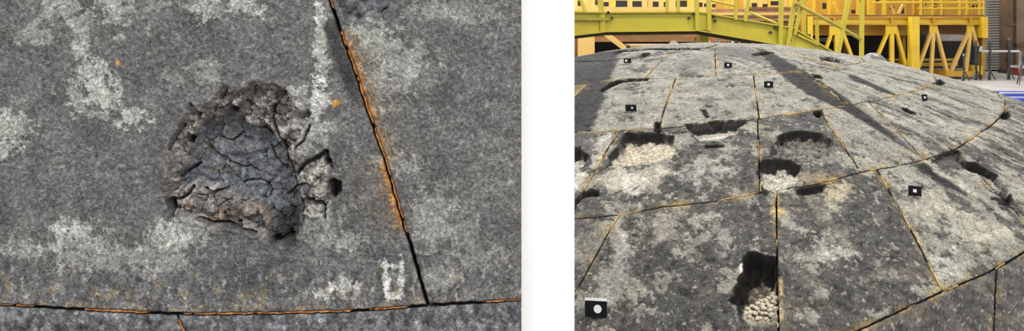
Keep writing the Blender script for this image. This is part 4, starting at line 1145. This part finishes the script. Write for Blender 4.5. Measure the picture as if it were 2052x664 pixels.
# grey dome-shaped cover behind the crest
gd = empty('dome_cover', (at(1750, 130, 12).x, 12, 0), 'smooth grey hemispherical cover on a post behind the dome crest', 'cover')
c = at(1750, 136, 12); rad = 27 / F * 12
V = []; Fc = []
for i in range(13):
    t = math.pi / 2 * i / 12
    for k in range(32):
        a = 2 * math.pi * k / 32
        V.append((c.x + rad * math.cos(t) * math.cos(a), c.y + rad * math.cos(t) * math.sin(a), c.z + rad * 1.12 * math.sin(t)))
for i in range(12):
    for k in range(32):
        Fc.append((i * 32 + k, i * 32 + (k + 1) % 32, (i + 1) * 32 + (k + 1) % 32, (i + 1) * 32 + k))
Fc.append(tuple(range(32))[::-1])
mesh_from('shell', V, Fc, M['grey_dome'], gd, smooth=True)
MB().tube([(c.x, c.y, 0), (c.x, c.y, c.z)], .05, 12).build('post', M['charcoal'], gd)
MB().tube([(c.x, c.y, 0), (c.x, c.y, .03)], .22, 20).build('base', M['charcoal'], gd)

# ------------------------------------------------------------------ right-hand side of the hall
sc_ = empty('slatted_screen', (at(1998, 0, 26).x, 26, 0), 'tall grey screen of horizontal sheet-metal slats right of the platform', 'screen')
x0, x1 = at(1976, 0, 26).x, at(2019, 0, 26).x
z = .05; k = 0
zt = at(0, -60, 26).z
while z < zt:
    o = MB()
    o.add([(x0, 26.0, z), (x0, 26.06, z + .012), (x1, 26.0, z + .03), (x1, 26.06, z + .042),
           (x0, 26.05, z + .088), (x0, 26.10, z + .098), (x1, 26.05, z + .118), (x1, 26.10, z + .128)], [(0, 1, 3, 2), (4, 6, 7, 5), (0, 4, 5, 1), (2, 3, 7, 6), (0, 2, 6, 4), (1, 5, 7, 3)])
    o.build('slat', M['grey_slat'], sc_)
    z += .098; k += 1
MB().box(x0 - .02, x1 + .02, 26.12, 26.16, 0, zt).build('backing', M['charcoal'], sc_)
MB().box(x1, x1 + .07, 25.95, 26.16, 0, zt).build('stile', M['grey_slat'], sc_)
def column(x0, x1, d, mat, label, cap=None):
    r = empty('building_column', (at((x0 + x1) / 2, 0, d).x, d + .2, 0), label, 'column')
    a, b = at(x0, 0, d).x, at(x1, 0, d).x
    MB().box(a, b, d, d + .4, 0, 7).build('shaft', mat, r)
    MB().box(a - .04, b + .04, d - .05, d + .45, 0, .12).build('base_plate', M['charcoal'], r)
    if cap: MB().box(a - .03, b + .03, d - .06, d + .1, at(0, cap + 5, d).z, at(0, cap, d).z).build('band', M['umber'], r)
    return r
column(2018, 2030, 25, M['umber'], 'dark brown column just right of the slatted screen', 46)
column(2037, 2062, 25.2, M['taupe'], 'pale brown column at the right edge of the picture', 88)
# equipment stands with a white rail
def stand(x, yt, yb, d, w, label, knob):
    r = empty('equipment_stand', (at(x, yb, d).x, d, 0), label, 'stand')
    p = at(x, yt, d)
    MB().tube([(p.x, d, 0), (p.x, d, p.z)], w / F * d / 2, 10).build('pole', M['charcoal'], r)
    MB().tube([(p.x, d, p.z), (p.x, d, p.z + .07)], w / F * d / 2 * 1.1, 10).build('knob', knob, r)
    for s in (-1, 1):
        MB().bar((p.x, d, .35), (p.x + s * .12, d - .1, .02), .035).build('foot', M['charcoal'], r)
    MB().tube([(p.x, d, p.z * .45), (p.x, d, p.z * .55)], w / F * d / 2 * 1.7, 10).build('clamp', M['charcoal'], r)
    return p
D = 22.5
stand(1956, 84, 158, D, 4.2, 'leftmost dark equipment stand, below the platform corner', M['rose'])
stand(1983, 82, 160, D, 4, 'middle dark equipment stand in front of the slatted screen', M['rose'])
stand(2021, 80, 156, D + .2, 6, 'thick dark equipment stand before the brown column', M['rose'])
stand(1931, 112, 158, D - .3, 3, 'short thin dark stand in front of the platform foot beam', M['skyblue'])
rr_ = empty('white_rail', (at(2004, 103, D - .12).x, D - .12, 0), 'white horizontal bar clamped across the dark stands', 'rail')
MB().tube([at(1966, 103, D - .12), at(2042, 103, D - .12)], .035, 10).build('bar', M['silver'], rr_)
for x in (1983, 2021): MB().tube([at(x, 106, D - .12), at(x, 100, D - .12)], .05, 8).build('clamp', M['charcoal'], rr_)
p = at(2044, 103, D - .12); MB().bar((p.x, p.y, p.z), (p.x, p.y, 0), .05).build('leg', M['grey_slat'], rr_)
p = at(1964, 103, D - .12); MB().bar((p.x, p.y, p.z), (p.x, p.y, 0), .03).build('leg', M['charcoal'], rr_)
lamp = empty('small_instrument', at(1964, 101, D - .2), 'pale blue instrument head at the left end of the white rail', 'instrument')
p = at(1964, 103, D - .2)
MB().bar((p.x, p.y, p.z), (p.x + .03, p.y - .02, p.z + .16), .07).build('body', M['skyblue'], lamp)
MB().tube([(p.x, p.y, p.z - .05), (p.x, p.y + .05, p.z)], .03, 8).build('mount', M['charcoal'], lamp)
crate = empty('storage_crate', (at(2056, 150, 24.2).x, 24.2, 0), 'brick red crate with white lid by the pale brown column', 'crate')
a, b = at(2042, 137, 24.2), at(2070, 150, 24.2)
MB().box(a.x, b.x, 24.1, 24.7, .02, a.z).build('body', M['red'], crate)
MB().box(a.x - .02, b.x + .02, 24.06, 24.74, a.z, a.z + .07).build('lid', M['silver'], crate)
MB().box(a.x + .05, b.x - .05, 24.15, 24.65, 0, .02).build('skid', M['charcoal'], crate)
# blue pallets on the floor at the right edge
def pallet(x0, x1, yf, label, stripe):
    d = F * EYE / (yf - HY) if False else F * (EYE - .02) / (yf - HY)
    r = empty('plastic_pallet', (at((x0 + x1) / 2, yf, d).x, d, 0), label, 'pallet')
    a, b = at(x0, yf, d).x, at(x1, yf, d).x
    for i in range(2):
        MB().box(a, b, d + i * .27, d + i * .27 + .10, 0, .07).build('runner', M['blue'], r)
    for i in range(3):
        MB().box(a, b, d + i * .13, d + i * .13 + .11, .07, .10).build('slat', M['silver'] if i in stripe else M['blue'], r)
pallet(2024, 2140, 205, 'nearer blue plastic pallet on the floor beyond the dome edge', (2,))
pallet(2008, 2140, 192, 'farther blue plastic pallet with white slat beyond the dome edge', (0,))
tri = empty('tripod', (at(2047, 170, 21).x, 21, 0), 'thin dark tripod standing on the pale floor at the right', 'tripod')
t0 = at(2050, 120, 21)
for s, y in ((-.22, 20.85), (.2, 20.85), (0, 21.25)):
    MB().bar((t0.x, 21, t0.z), (t0.x + s, y, 0), .022).build('leg', M['charcoal'], tri)
MB().tube([(t0.x, 21, t0.z - .05), (t0.x, 21, t0.z + .12)], .03, 10).build('head', M['charcoal'], tri)
